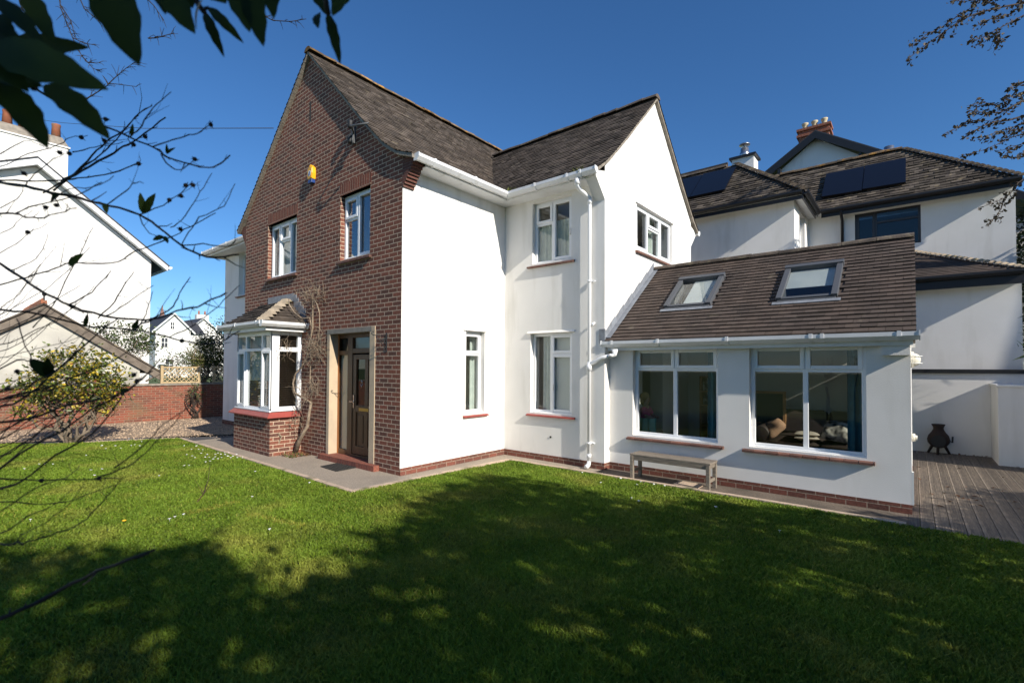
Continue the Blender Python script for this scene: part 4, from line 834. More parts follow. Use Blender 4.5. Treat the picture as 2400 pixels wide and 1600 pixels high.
vs = [(cx, cy, Z), (cx-.01, cy, Z+.16), (cx-.01, cy, hz-.2), (cx, cy, hz-.13), (cx+.005, cy, hz-.05), (cx+.01, cy, hz+.03), (cx+.06, cy, hz-.02),
      (cx, cy-.12, hz-.2), (cx+.06, cy-.15, hz-.32), (cx+.18, cy-.1, hz-.36), (cx+.22, cy-.09, hz-.36), (cx, cy+.12, hz-.2), (cx+.06, cy+.15, hz-.32), (cx+.18, cy+.1, hz-.36), (cx+.22, cy+.09, hz-.36),
      (cx+.05, cy-.07, Z), (cx+.26, cy-.09, Z+.01), (cx+.28, cy-.09, Z-.2), (cx+.29, cy-.09, Z-.36), (cx+.36, cy-.09, Z-.38), (cx+.05, cy+.07, Z), (cx+.26, cy+.09, Z+.01), (cx+.28, cy+.09, Z-.2), (cx+.29, cy+.09, Z-.36), (cx+.36, cy+.09, Z-.38)]
ed = [(0, 1), (1, 2), (2, 3), (3, 4), (4, 5), (4, 6), (2, 7), (7, 8), (8, 9), (9, 10), (2, 11), (11, 12), (12, 13), (13, 14), (0, 15), (15, 16), (16, 17), (17, 18), (18, 19), (0, 20), (20, 21), (21, 22), (22, 23), (23, 24)]
ra = [.085, .085, .075, .035, .075, .07, .03, .042, .032, .024, .02, .042, .032, .024, .02, .06, .05, .04, .028, .022, .06, .05, .04, .028, .022]
skin('body', vs, ed, ra, 'skin', pe)
skin('pink_top', [vs[i] for i in (0, 1, 2, 7, 8, 11, 12)], [(0, 1), (1, 2), (2, 3), (3, 4), (2, 5), (5, 6)], [.098, .098, .088, .056, .044, .056, .044], 'pink_cloth', pe)
m = M(); m.ell((cx-.025, cy, hz+.03), (.088, .09, .088), 14, 10); m.ell((cx-.06, cy, hz-.05), (.05, .08, .09), 12, 8); m.build('hair', 'hair_blond', pe)
# ================================================================== RIGHT: GARDEN WALL, DECK THINGS, NEIGHBOUR
gw_ = empty('garden_wall', (7.2, 8.95, 0), 'white rendered garden wall with a black coping at the back of the decking', 'wall')
m = M(); m.box(4.6, 12, 8.91, 9.08, -.05, 1.70); m.build('face', 'render_rough', gw_)
m = M(); m.box(4.6, 12, 8.87, 9.1, 1.70, 1.785); m.build('coping', 'black_paint', gw_)
m = M(); m.box(7.64, 11.5, 7.805, 8.90, -.04, 1.46); q = [(7.615, 7.78, 1.46), (11.5, 7.78, 1.46), (11.5, 8.905, 1.46), (7.615, 8.905, 1.46)]; m.hexa(q+[(x, y, 1.505) for x, y, z in q]); tag(m.build('wall_return', 'render_rough', bevel=.006), 'low white rendered wall block standing forward on the decking', 'wall')
fn = empty('fence', (9.2, 8, 0), 'tall close-boarded wooden fence beyond the decking', 'fence')
m = M(); y = 7.0
while y < 8.85: m.box(9.2, 9.22, y, y+.115, 0, 2.42); y += .12
m.build('boards', 'wood_grey', fn)
for y in (7.0, 8.8): m = M(); m.box(9.221, 9.31, y, y+.09, 0, 2.45); m.build('post', 'wood_grey', fn)
cm = empty('chiminea', (6.83, 8.7, 0), 'squat dark clay chiminea on three legs against the white garden wall', 'chiminea')
m = M(); m.lathe([(.04, .13), (.12, .16), (.175, .24), (.185, .31), (.165, .39), (.115, .46), (.085, .52), (.085, .56), (.115, .625), (.10, .628), (.065, .57), (.05, .5)], (6.83, 8.7, 0), 20); m.build('body', 'chiminea_clay', cm)
m = M(); m.tube([(6.82, 8.532, .29), (6.82, 8.505, .29)], [.12, .125], 16, sm=False); m.build('mouth', 'black_paint', cm)
for a in (.5, 2.6, 4.6): m = M(); m.tube([(6.83+.1*math.cos(a), 8.7+.1*math.sin(a), .2), (6.83+.2*math.cos(a), 8.7+.17*math.sin(a), .005)], [.028, .022], 8); m.build('leg', 'chiminea_clay', cm)
m = M(); m.tube([(6.83+.17, 8.6, .3), (6.83+.21, 8.56, .28), (6.83+.215, 8.56, .4)], .016, 6); m.build('handle', 'iron', cm)
nb = empty('neighbour_house', (5, 12, 0), 'white neighbouring house with hipped brown roofs and black gutters behind the extension', 'house')
m = M(); wall(m, FX(-4, 9.1), 8.13, 0, 6.1, .2); wall(m, SX(4.13, 9.1), 2.2, 0, 6.1, .2, [(.72, 1.55, 4.7, 5.98)])
m.build('wall', 'render_rough', nb, 'wall of the projecting wing')
m = M(); wall(m, FX(4.13, 11.25), 4.18, 0, 6.13, .2, [(1.10, 2.485, 5.03, 6.02)]); wall(m, SX(8.31, 11.25), 6, 0, 6.13, .2); m.build('wall', 'render_rough', nb)
m = M(); wall(m, FX(4.13, 9.105), 4.0, 0, 3.62, .2); wall(m, SX(8.125, 9.105), 2.2, 0, 3.62, .2); m.build('wall', 'render_rough', nb, 'lower wall under the lean-to roof')
m = M(); m.box(4.3, 8.0, 11.9, 12, 3, 6); m.box(3.2, 3.3, 9.3, 11.2, 3, 6); m.build('partition', 'room_dark', nb)
w_ = window(nb, FX(5.23, 11.25), 1.385, 5.03, 6.02, v=((.45, 5.05, 6.0),), h=((5.72, .45, 1.36),), cas=((.03, .45, 5.06, 5.99),), fm='dark_frame', gl='glass_dim', dep=.06)
window(nb, SX(4.13, 9.82), .83, 4.7, 5.98, v=((.4, 4.7, 5.95),), dep=.1, gl='glass_dim')
NP1 = [(0, 8.09), (2.16, 6.17)]; NP2 = [(0, 8.18), (2.15, 6.17)]
m = M(); f = lambda t, o, z: (t, 10.96-o, z)
tiles(m, NP1, f, lambda o: (-4.5, 2.23+o), gauge=.14, tw=.2, lift=.024, jit=.012, wob=.1); deckroof(m, NP1, f, lambda o: (-4.5, 2.23+o))
f = lambda t, o, z: (2.23+o, t, z); tiles(m, NP1, f, lambda o: (10.96-o, 13.5), gauge=.14, tw=.2, lift=.024); deckroof(m, NP1, f, lambda o: (10.96-o, 13.5))
m.face([(-4.5, 10.96, 8.08), (2.23, 10.96, 8.08), (2.23, 14, 7.0), (-4.5, 14, 7.0)])
r1 = m.build('roof', 'tile_old', nb)
m = M(); f = lambda t, o, z: (t, 13.06-o, z); lim = lambda o: (2.0, 6.23+o)
tiles(m, NP2, f, lim, gauge=.14, tw=.2, lift=.024, jit=.012, wob=.1); deckroof(m, NP2, f, lim)
f = lambda t, o, z: (6.23+o, t, z); tiles(m, NP2, f, lambda o: (13.06-o, 18), gauge=.14, tw=.2, lift=.024); deckroof(m, NP2, f, lambda o: (13.06-o, 18))
r2 = m.build('roof', 'tile_old', nb)
NP3 = [(0, 5.04), (2.45, 3.766)]
m = M(); f = lambda t, o, z: (t, 11.25-o, z); tiles(m, NP3, f, lambda o: (4.14, 8.13-2.45+o), gauge=.1, tw=.17, lift=.014, jit=.003); deckroof(m, NP3, f, lambda o: (4.14, 8.13-2.45+o))
f = lambda t, o, z: (8.13-2.45+o, t, z); tiles(m, NP3, f, lambda o: (11.25-o, 11.24), gauge=.1, tw=.17); deckroof(m, NP3, f, lambda o: (11.25-o, 11.24))
r3 = m.build('roof', 'tile_ext', nb)
def bonnets(p, q, n, r, mt, par):
    m = M(); p, q = Vector(p), Vector(q); d = (q-p)/n; t = d.normalized(); sd = t.cross(Vector((0, 0, 1))).normalized(); u_ = sd.cross(t)
    for i in range(n):
        vs = []
        for c_, k, l in ((p+d*i, r*.55, .0), (p+d*(i+1.08), r, .03)):
            for j in range(5): an = math.pi*j/4; vs.append(c_+sd*math.cos(an)*k+u_*(math.sin(an)*k*.5+l-.02))
        m.idx(vs, [(j, j+1, 6+j, 5+j) for j in range(4)]+[(5, 6, 7, 8, 9)])
    return m.build('hip_tile', mt, par)
bonnets((2.23, 10.96, 8.12), (4.39, 8.8, 6.2), 24, .13, 'ridge_brown', r1); bonnets((6.23, 13.06, 8.2), (8.38, 10.91, 6.2), 24, .13, 'ridge_brown', r2); bonnets((5.68, 11.25, 5.06), (8.13, 8.8, 3.79), 30, .1, 'bonnet_pale', r3)
m = M(); ridge(m, (-4.5, 10.96, 8.1), (2.0, 10.96, 8.1), seglen=.4); m.box(-4.5, 2.0, 10.98, 11.04, 8.1, 8.24); m.build('ridge_tile', 'ridge_brown', r1)
m = M(); ridge(m, (2.3, 13.06, 8.19), (6.25, 13.06, 8.19), seglen=.4, lumpy=.02); m.build('ridge_tile', 'ridge_lichen', r2)
def blackgut(p, q, out, dz=.16):
    o_ = gutter(nb, p, q, out, 'black_paint', ends=False); m = M(); p, q, out = Vector(p), Vector(q), Vector(out); d = q-p
    m.prism([p-out*.03+Vector((0, 0, .05)), p-out*.002+Vector((0, 0, .05)), p-out*.002+Vector((0, 0, -dz+.05)), p-out*.03+Vector((0, 0, -dz+.05))], d); m.build('fascia', 'black_paint', nb)
blackgut((-4.5, 8.82, 6.10), (4.36, 8.82, 6.10), (0, -1, 0)); blackgut((4.37, 8.8, 6.10), (4.37, 10.93, 6.10), (1, 0, 0)); blackgut((4.49, 10.93, 6.10), (8.38, 10.93, 6.10), (0, -1, 0)); blackgut((4.14, 8.82, 3.68), (8.13, 8.82, 3.68), (0, -1, 0), .24)
m = M(); m.box(-4.5, 4.36, 8.82, 9.12, 6.085, 6.1); m.box(4.12, 4.37, 9.12, 11.25, 6.085, 6.1); m.build('soffit', 'gutter_white', nb)
m = M(); m.box(4.38, 8.36, 10.94, 11.26, 6.115, 6.13); m.build('soffit', 'gutter_white', nb); m = M(); m.box(4.14, 8.13, 8.83, 9.11, 3.56, 3.575); m.build('soffit', 'gutter_white', nb)
m = M(); m.tube([(4.95, 10.88, 6.1), (4.95, 10.95, 6.0), (4.95, 11.2, 5.88), (4.95, 11.2, 3.9)], .036, 8); m.build('downpipe', 'black_paint', nb)
def panels(pts, y0, z0, y1, z1, k=.07):
    n = Vector((0, -(z1-z0), y1-y0)).normalized(); m = M(); m.prism([Vector(p)+n*.05 for p in pts], n*.05); return m.build('solar_panel', 'solar', nb)
sl2 = (10.91, 6.18, 13.06, 8.18); zr = lambda y, s: s[1]+(s[3]-s[1])*(y-s[0])/(s[2]-s[0])
for xa, xb in ((4.45, 5.385), (5.4, 6.325)): panels([(xa, 11.4, zr(11.4, sl2)), (xb, 11.36, zr(11.36, sl2)), (xb, 12.45, zr(12.45, sl2)), (xa, 12.47, zr(12.47, sl2))], *sl2)
sl1 = (8.8, 6.18, 10.96, 8.09)
for xa, xb in ((.42, 1.365), (1.38, 2.355)): panels([(xa, 9.48, zr(9.48, sl1)), (xb, 9.48, zr(9.48, sl1)), (xb, 10.64, zr(10.64, sl1)), (xa, 10.68, zr(10.68, sl1))], *sl1)
c_ = M(); c_.box(1.85, 2.52, 12.0, 12.55, 7.0, 8.68); cc = c_.build('chimney', 'render_rough', nb)
m = M(); m.box(1.78, 2.59, 11.93, 12.62, 8.68, 8.75); m.build('cap', 'black_paint', cc)
m = M(); m.lathe([(.15, .0), (.15, .18), (.125, .2), (.125, .32), (.06, .34), (.06, .42), (.17, .43), (.17, .46), (.02, .5)], (2.18, 12.27, 8.75), 16); m.build('flue', 'steel', cc)
m = M(); m.lathe([(.125, 0), (.125, .42), (.11, .42), (.11, .1)], (5.93, 13.3, 8.0), 18); m.build('flue', 'steel', nb)
gh = empty('gabled_house', (3.6, 17, 0), 'taller white gabled house with black barge boards and a brick chimney behind the hipped roofs', 'house')
m = M(); gp = [(3.6-6, 6.2), (3.6+6, 6.2), (3.6, 10.75)]; m.prism([(x, 17.0, z) for x, z in gp]+[], (0, .2, 0)); m.box(-2.4, 9.6, 17.0, 17.2, 0, 6.199); m.build('wall', 'render_white', gh)
m = M(); sl_ = .66
for s_ in (-1, 1):
    a = [(3.6, 16.7, 10.93), (3.6+s_*6.3, 16.7, 10.93-6.3*sl_), (3.6+s_*6.3, 16.7, 10.65-6.3*sl_), (3.6, 16.7, 10.65)]; m.prism(a, (0, .06, 0))
bb = m.build('barge_board', 'black_paint', gh)
m = M()
for s_ in (-1, 1): m.prism([(3.6, 16.76, 10.99), (3.6+s_*6.4, 16.76, 10.99-6.4*sl_), (3.6+s_*6.4, 16.76, 10.93-6.4*sl_), (3.6, 16.76, 10.93)], (0, 6, 0))
m.build('roof', 'slate', gh)
for x in (2.35, 5.0): m = M(); z = 10.65-abs(x-3.6)*sl_; m.box(x-.05, x+.05, 16.74, 17.0, z-.2, z-.03); m.build('bracket', 'black_paint', gh)
m = M(); m.box(2.75, 3.85, 18.6, 19.2, 9.5, 11.85); m.box(2.68, 3.92, 18.53, 19.27, 11.6, 11.7); m.box(2.68, 3.92, 18.53, 19.27, 11.85, 11.95); gc = m.build('chimney', 'brick_chimney', gh)
for x in (2.95, 3.3, 3.65): m = M(); m.lathe([(.12, 0), (.13, .04), (.10, .09), (.095, .2), (.12, .26), (.13, .32), (.08, .32)], (x, 18.9, 11.95), 12); m.build('chimney_pot', 'pot_cream', gc)
# ================================================================== LEFT: GARDEN WALL, GARAGE, HOUSES
bw_ = empty('brick_garden_wall', (-12.3, 0, 0), 'old red brick boundary wall behind the gravel', 'wall')
m = M(); m.box(-12.52, -12.3, -12, 9.5, -.1, 1.12); m.build('face', 'brick_garden', bw_)
m = M(); m.box(-12.55, -12.26, -12, 9.5, 1.12, 1.18); m.build('coping', 'mortar', bw_)
ga = empty('garage', (-14, -2.8, 0), 'low pale rendered garage with a weathered gable board behind the brick boundary wall', 'garage')
m = M(); GZ = lambda y: 3.30-abs(y+2.835)*.69
m.prism([(-12.72, -.55, 0), (-12.72, -.55, GZ(-.55)), (-12.72, -2.835, GZ(-2.835)), (-12.72, -5.1, GZ(-5.1)), (-12.72, -5.1, 0)], (-4, 0, 0)); m.build('wall', 'render_aged', ga)
m = M()
for s_ in (-1, 1):
    e = -2.835+s_*2.85; m.prism([(-12.6, -2.835, 3.49), (-12.6, e, 3.49-2.85*.69), (-12.6, e, 3.22-2.85*.69), (-12.6, -2.835, 3.2)], (-.05, 0, 0))
m.build('barge_board', 'barge_wood', ga)
m = M()
for s_ in (-1, 1):
    e = -2.835+s_*2.9; m.prism([(-12.55, -2.835, 3.53), (-12.55, e, 3.53-2.9*.69), (-12.55, e, 3.48-2.9*.69), (-12.55, -2.835, 3.48)], (-4.5, 0, 0))
gr = m.build('roof', 'tile_old', ga)
m = M(); m.tube([(-12.6, -.42, 1.25), (-12.6, -.05, 1.5)], .03, 6); m.build('brace', 'barge_wood', ga)
m = M()
for k in range(16): m.box(-12.55-k*.28-.24, -12.55-k*.28, -2.9, -2.77, 3.5, 3.6); m.box(-12.55-k*.28-.19, -12.55-k*.28-.06, -2.86, -2.81, 3.6, 3.67)
m.build('ridge_tile', 'terracotta', gr)
m = M(); m.tube([(-12.57, -2.835, 3.5), (-12.57, -2.835, 3.72)], .02, 6); m.ell((-12.57, -2.835, 3.77), (.05, .05, .06), 8, 6); m.build('finial', 'iron', gr)
lh = empty('white_house', (-17, -2.6, 0), 'tall white rendered house with a white gable verge and a long chimney beyond the garage', 'house')
LK = lambda s_: .807 if s_ > 0 else .5
LZ = lambda y: 8.75-abs(y+2.6)*LK(y+2.6)
m = M(); m.prism([(-17.35, .8, 0), (-17.35, .8, LZ(.8)), (-17.35, -2.6, LZ(-2.6)), (-17.35, -6.0, LZ(-6)), (-17.35, -6.0, 0)], (-9, 0, 0)); m.build('wall', 'render_white', lh)
m = M()
for s_ in (-1, 1):
    e = -2.6+s_*3.89; t_ = 3.89*LK(s_); m.prism([(-17, -2.6, 8.97), (-17, e, 8.97-t_), (-17, e, 8.76-t_), (-17, -2.6, 8.74)], (-.04, 0, 0)); m.prism([(-17.04, -2.6, 8.80), (-17.04, e, 8.80-t_), (-17.04, e, 8.78-t_), (-17.04, -2.6, 8.77)], (-.31, 0, 0))
m.build('barge_board', 'gutter_white', lh)
m = M()
for s_ in (-1, 1):
    e = -2.6+s_*3.95; t_ = 3.95*LK(s_); m.prism([(-16.97, -2.6, 9.02), (-16.97, e, 9.02-t_), (-16.97, e, 8.97-t_), (-16.97, -2.6, 8.97)], (-9.5, 0, 0))
m.build('roof', 'slate', lh)
gutter(lh, (-16.95, 1.3, 5.7), (-26, 1.3, 5.7), (0, 1, 0))
m = M(); m.box(-18.2, -17.5, -5.6, -1.75, 7.5, 9.75); m.box(-18.25, -17.45, -5.65, -1.7, 9.72, 9.77); lc = m.build('chimney', 'render_white', lh)
m = M(); m.hexa([(-18.22, -5.62, 9.77), (-17.48, -5.62, 9.77), (-17.48, -1.73, 9.77), (-18.22, -1.73, 9.77), (-18.05, -5.45, 10.12), (-17.65, -5.45, 10.12), (-17.65, -1.9, 10.12), (-18.05, -1.9, 10.12)]); m.build('cap', 'mortar', lc)
for y in (-2.05, -2.9, -3.3, -3.75, -4.2): m = M(); m.lathe([(.14, 0), (.12, .42), (.13, .46), (.13, .52), (.09, .52)], (-17.85, y, 10.1), 12); m.build('chimney_pot', 'terracotta', lc)
# trellis panels on the brick wall
def trellis(y0, y1, lab):
    r = empty('trellis', (-12.4, (y0+y1)/2, 1.18), lab, 'trellis', 'trellis panels on the boundary wall')
    m = M(); m.box(-12.43, -12.39, y0, y1, 1.68, 1.73); m.box(-12.43, -12.39, y0, y1, 1.19, 1.23); m.build('rail', 'trellis_wood', r)
    for y in (y0-.07, y1): m = M(); m.box(-12.45, -12.38, y, y+.07, 1.18, 1.76); m.build('post', 'trellis_wood', r)
    m = M(); h = .45
    for s_ in (1, -1):
        y = y0-h
        while y < y1:
            a, b = (y, 1.23), (y+h, 1.68); ya, yb = max(a[0], y0), min(b[0], y1)
            if yb-ya > .03:
                z0_, z1_ = (1.23+(ya-y), 1.23+(yb-y)) if s_ > 0 else (1.68-(ya-y), 1.68-(yb-y)); x = -12.4+.012*s_; w_ = .013
                m.hexa([(x-.005, ya, z0_-w_), (x+.005, ya, z0_-w_), (x+.005, yb, z1_-w_), (x-.005, yb, z1_-w_), (x-.005, ya, z0_+w_), (x+.005, ya, z0_+w_), (x+.005, yb, z1_+w_), (x-.005, yb, z1_+w_)])
            y += .135
    m.build('lattice', 'trellis_wood', r)
trellis(-.0, 1.0, 'pale diamond trellis panel in the sun next to the garage roof'); trellis(1.52, 2.6, 'shaded diamond trellis panel beside the white end wing')
# far houses
def far_house(x, ya, za, hw, slope, depth, label, wins, mt='slate', ch=None, left_roof=0):
    r = empty('far_house', (x, ya, 0), label, 'house', 'white houses in the distance'); z0 = za-hw*slope
    m = M(); m.prism([(x, ya-hw, -2), (x, ya+hw, -2), (x, ya+hw, z0), (x, ya, za), (x, ya-hw, z0)], (-depth, 0, 0)); m.build('wall', 'render_white', r)
    m = M()
    for s_ in (-1, 1): m.prism([(x+.3, ya, za+.22), (x+.3, ya+s_*(hw+.5), za+.22-(hw+.5)*slope), (x+.3, ya+s_*(hw+.5), za-(hw+.5)*slope), (x+.3, ya, za)], (-depth-.3, 0, 0))
    m.build('roof', mt, r)
    m = M()
    for s_ in (-1, 1): m.prism([(x+.45, ya, za+.26), (x+.45, ya+s_*(hw+.55), za+.26-(hw+.55)*slope), (x+.45, ya+s_*(hw+.55), za-.02-(hw+.55)*slope), (x+.45, ya, za-.02)], (-.14, 0, 0))
    m.build('barge_board', 'white_paint', r)
    for (y, z, w_, h_) in wins:
        m = M(); m.box(x+.02, x+.06, y-w_/2, y+w_/2, z, z+h_); wo = m.build('window', 'dark_frame', r); m = M(); m.box(x+.06, x+.1, y-.04, y+.04, z, z+h_); m.box(x+.06, x+.09, y-w_/2, y+w_/2, z+h_/2-.04, z+h_/2+.04); m.build('glazing_bar', 'white_paint', wo)
    if ch:
        y, z, w_, h_ = ch; m = M(); m.box(x-4, x-3, y-w_/2, y+w_/2, z-3, z+h_); c_ = m.build('chimney', 'render_white', r)
        for k in (-.25, .25): m = M(); m.lathe([(.16, 0), (.13, .7), (.1, .7)], (x-3.5, y+w_*k, z+h_), 8); m.build('chimney_pot', 'terracotta', c_)
    return r
K = lambda y, z: (-4.92+(y+4.92)*1.68, 1.77+(z-1.77)*1.68)
y_, z_ = K(9.23, 6.35); far_house(-80, y_, z_, 2.25, 1.05, 12, 'distant white gabled house with one tall dark sash window under its gable', [(K(8.56, 0)[0], 4.5, .75, 1.35), (K(9.14, 0)[0], 7.3, .45, .95), (K(8.95, 0)[0], 1.0, .9, 1.7), (K(8.4, 0)[0], .6, .9, 1.3)])
y_, z_ = K(12.41, 6.2); far_house(-88, y_+1.2, z_+.6, 3.2, .95, 12, 'distant white house with white chimney stack, half hidden by the dark tree', [(y_+.6, 6.2, .4, .9), (y_+1.2, 6.2, .4, .9)], ch=(K(12.7, 0)[0]+1.6, 9.6, 1.9, 1.2))
r = empty('far_house', (-84, 20, 0), 'low white linking house with a slate roof slope between the two distant gables', 'house', 'white houses in the distance')
y0_, z0_ = K(9.5, 5.9); y1_, z1_ = K(12.3, 4.9)
m = M(); m.box(-90, -84.3, y0_, y1_, -2, z1_); m.build('wall', 'render_white', r)
m = M(); m.prism([(-84, y0_-1, z1_-.2), (-84, y1_+.4, z1_-.2), (-88, y1_+.4, z0_+.25), (-88, y0_-1, z0_+.25)], (0, 0, .15)); m.build('roof', 'slate', r)
m = M(); m.box(-84.5, -83.5, K(10.05, 0)[0], K(10.75, 0)[0], 5.5, 8.3); m.lathe([(.2, 0), (.16, .6)], (-84, K(10.3, 0)[0], 8.3), 8); m.build('chimney', 'render_white', r)
m = M(); y_, z_ = K(9.99, 6.57); m.prism([(-180, y_*1.0+22.3, 8), (-180, y_+24.2, 8), (-181.9, y_+24.2, 8), (-181.9, y_+22.3, 8)], (0, 0, 7.6)); yc = y_+23.25; m.idx([(-180, yc-.95, 15.6), (-180, yc+.95, 15.6), (-181.9, yc+.95, 15.6), (-181.9, yc-.95, 15.6), (-180.95, yc, 21.5)], [(0, 1, 4), (1, 2, 4), (2, 3, 4), (3, 0, 4)]); tag(m.build('church_spire', 'spire'), 'tiny far church spire rising over the distant slate roof', 'spire')
# ================================================================== PLANTS
def gp(px, py): return hit(px, py, 'z', 0.0)
R1 = lambda x, y: (x/2.94, y/2.94)
R2 = lambda x, y: (x/2.6125, 500+y/2.6125)
S6 = lambda x, y: (x/1.96, 900+y/1.96)
S5 = lambda x, y: (2050+x/2.8, y/2.8)
def at(p, d): return CAMP + ray(*p)*d
def limb(m, a, b, r0, r1, n=6, wob=.12, seg=7):
    a, b = Vector(a), Vector(b); L = (b-a).length; pts = []
    for i in range(n+1):
        f = i/n; o = Vector((random.gauss(0, 1), random.gauss(0, 1), random.gauss(0, .5)))*L*wob*.35*math.sin(math.pi*f)
        pts.append(a.lerp(b, f)+o)
    m.tube(pts, [r0+(r1-r0)*i/n for i in range(n+1)], seg); return pts
def shrub(name, label, cat, base, c, r, nc, per, spread, size, mt, stems=6, sr=.03, bark='bark_pale', shell=.5, low=-.6, aspect=.5, flowers=None, group=None, twig=0):
    o = empty(name, base, label, cat, group); P, cc = clumps(c, r, nc, per, spread, low, shell)
    P = P[P[:, 2] > .03]; foliage('foliage', P, size, mt, o, aspect)
    m = M()
    for i in range(stems):
        t = cc[rng.integers(len(cc))]; b_ = Vector(base)+Vector((random.gauss(0, .06), random.gauss(0, .08), 0)); pts = limb(m, b_, t, sr, sr*.3, wob=.25)
        for k in range(3): limb(m, pts[random.randint(2, 5)], cc[rng.integers(len(cc))], sr*.4, sr*.12, 4, .2, 5)
    for i in range(twig): t = cc[rng.integers(len(cc))]; limb(m, Vector(t)+Vector((random.gauss(0, .3), random.gauss(0, .3), random.uniform(-.5, -.1))), t, .008, .003, 4, .2, 4)
    m.build('branches', bark, o)
    if flowers:
        mtf, n, fs = flowers; m = M()
        for i in range(n):
            q = P[rng.integers(len(P))]
            for k in range(6):
                a = k*1.05; m.face([q, q+np.array([math.cos(a)*fs*.3, math.sin(a)*fs*.3, fs*.5]), q+np.array([math.cos(a+.5)*fs*.9, math.sin(a+.5)*fs*.9, fs*.25]), q+np.array([math.cos(a+1)*fs*.3, math.sin(a+1)*fs*.3, fs*.5])])
        m.build('flowers', mtf, o)
    return o
shrub('camellia_bush', 'open camellia bush with yellowing leaves and pink blooms at the edge of the lawn before the brick boundary wall', 'bush', (-8.25, -2.85, 0), (-8.3, -2.8, 1.25), (.85, .98, .95), 210, 20, .10, .095, 'leaf_camellia', stems=11, sr=.035, flowers=('petal_pink', 16, .05), twig=80)
o = bpy.data.objects['camellia_bush']; o['label'] = 'camellia bush with yellowing leaves and pink blooms at the far lawn edge'
shrub('flowering_shrub', 'sparse white-flowered shrub rising behind the garage roof slope', 'shrub', (-14, -.8, 0), (-14, -.85, 2.45), (.7, 1.15, .75), 130, 20, .12, .09, 'leaf_olive', stems=7, sr=.03, flowers=('petal_pale', 60, .04), twig=50)
shrub('yew_tree', 'dense dark evergreen tree behind the trellis by the white end wing', 'tree', (-13.9, 2.7, 0), (-13.9, 2.75, 1.9), (1.1, 1.45, 1.65), 330, 34, .16, .075, 'leaf_dark', stems=8, sr=.06, shell=.72)
shrub('conifer_bush', 'yellow-green conifer bush in front of the dark evergreen tree', 'bush', (-13.4, 1.5, 0), (-13.4, 1.55, 2.1), (.55, .6, .75), 130, 34, .1, .06, 'leaf_yellowgreen', stems=6, sr=.04, shell=.6)
shrub('rose_bush', 'pale flowering rose bush behind the sunny trellis panel', 'bush', (-13.2, .55, 0), (-13.2, .6, 1.6), (.5, .65, .75), 70, 14, .1, .07, 'leaf_olive', stems=7, sr=.02, flowers=('petal_pale', 60, .05), twig=20)
shrub('wall_shrub', 'thin woody shrub growing up the sunny end of the brick boundary wall', 'shrub', (-12.1, .9, 0), (-12.1, .85, .85), (.12, .32, .4), 26, 9, .06, .06, 'leaf_olive', stems=5, sr=.03, bark='bark', twig=10)
shrub('laurel_tree', 'tall dark laurel behind the far end of the neighbouring house', 'tree', (11.5, 15, 0), (10.6, 15, 4.6), (2.0, 2.2, 3.6), 330, 30, .22, .16, 'leaf_dark', stems=8, sr=.09, shell=.7)
shrub('dark_hedge', 'dark evergreen hedge filling the gap beside the neighbouring lean-to', 'hedge', (9.6, 10.6, 0), (9.55, 10.8, 2.6), (1.0, 1.0, 2.6), 200, 30, .18, .12, 'leaf_dark', stems=6, sr=.06, shell=.7)
# bamboo sprig at the end of the wall
o = empty('bamboo', (8.35, 8.6, 0), 'bamboo spray leaning over the end of the white garden wall', 'bamboo'); m = M()
pts = [(8.5, 8.6, 1.505), (8.42, 8.55, 2.2), (8.3, 8.5, 2.75)]; m.tube(pts, [.012, .01, .006], 6); m.build('cane', 'leaf_olive', o)
P = np.array([8.28, 8.5, 2.35])+rng.normal(size=(45, 3))*np.array([.13, .1, .3]); foliage('foliage', P, .24, 'leaf_olive', o, .13, .5)
# ---- trees that stand out of frame to the right and shade the lawn
B = np.array([(-1.2, -4.9), (-.314, -4.44), (.368, -4.07), (.59, -3.63), (.97, -3.42), (.86, -2.98), (1.585, -3.03), (2.33, -3.06), (2.65, -2.95), (2.51, -2.56), (2.19, -2.15), (1.97, -1.455), (1.52, -.94), (1.15, -.41), (1.2, .13), (1.0, .72), (1.3, 1.1), (2.2, 1.1), (2.97, 1.15), (3.97, 1.02), (4.2, 1.7), (4.8, 1.86), (5.27, 2.0), (5.74, 2.0), (6.3, 2.75), (6.9, 3.9), (7.3, 5.2), (8.2, 5.0), (9.5, 3.0), (10, -1), (9.5, -6), (4, -8), (-1.5, -7)])
def inside(P, B):
    x, y = P[:, 0], P[:, 1]; r = np.zeros(len(P), bool); j = len(B)-1
    for i in range(len(B)):
        xi, yi, xj, yj = *B[i], *B[j]; c = ((yi > y) != (yj > y)) & (x < (xj-xi)*(y-yi)/(yj-yi+1e-12)+xi); r ^= c; j = i
    return r
def edged(P, B):
    d = np.full(len(P), 9.)
    for i in range(len(B)):
        a, b_ = B[i-1], B[i]; t = np.clip(((P-a)@(b_-a))/((b_-a)@(b_-a)), 0, 1); d = np.minimum(d, np.linalg.norm(P-(a+t[:, None]*(b_-a)), axis=1))
    return d
gaps = np.array([(2.32, -4.0, .22), (2.62, -3.86, .2), (3.0, -1.88, .22), (3.68, -2.36, .2), (3.78, -1.46, .25), (4.6, -1.42, .22), (5.31, -.56, .22), (5.84, -.13, .2), (5.78, .99, .22), (5.54, 1.4, .2), (4.91, -2.19, .2), (5.32, -1.66, .2), (1.9, -.5, .22), (2.0, .6, .25), (2.7, .3, .2), (3.3, .9, .25), (2.6, -.7, .18), (3.6, -.3, .16), (1.75, .3, .18), (2.4, .75, .2)])
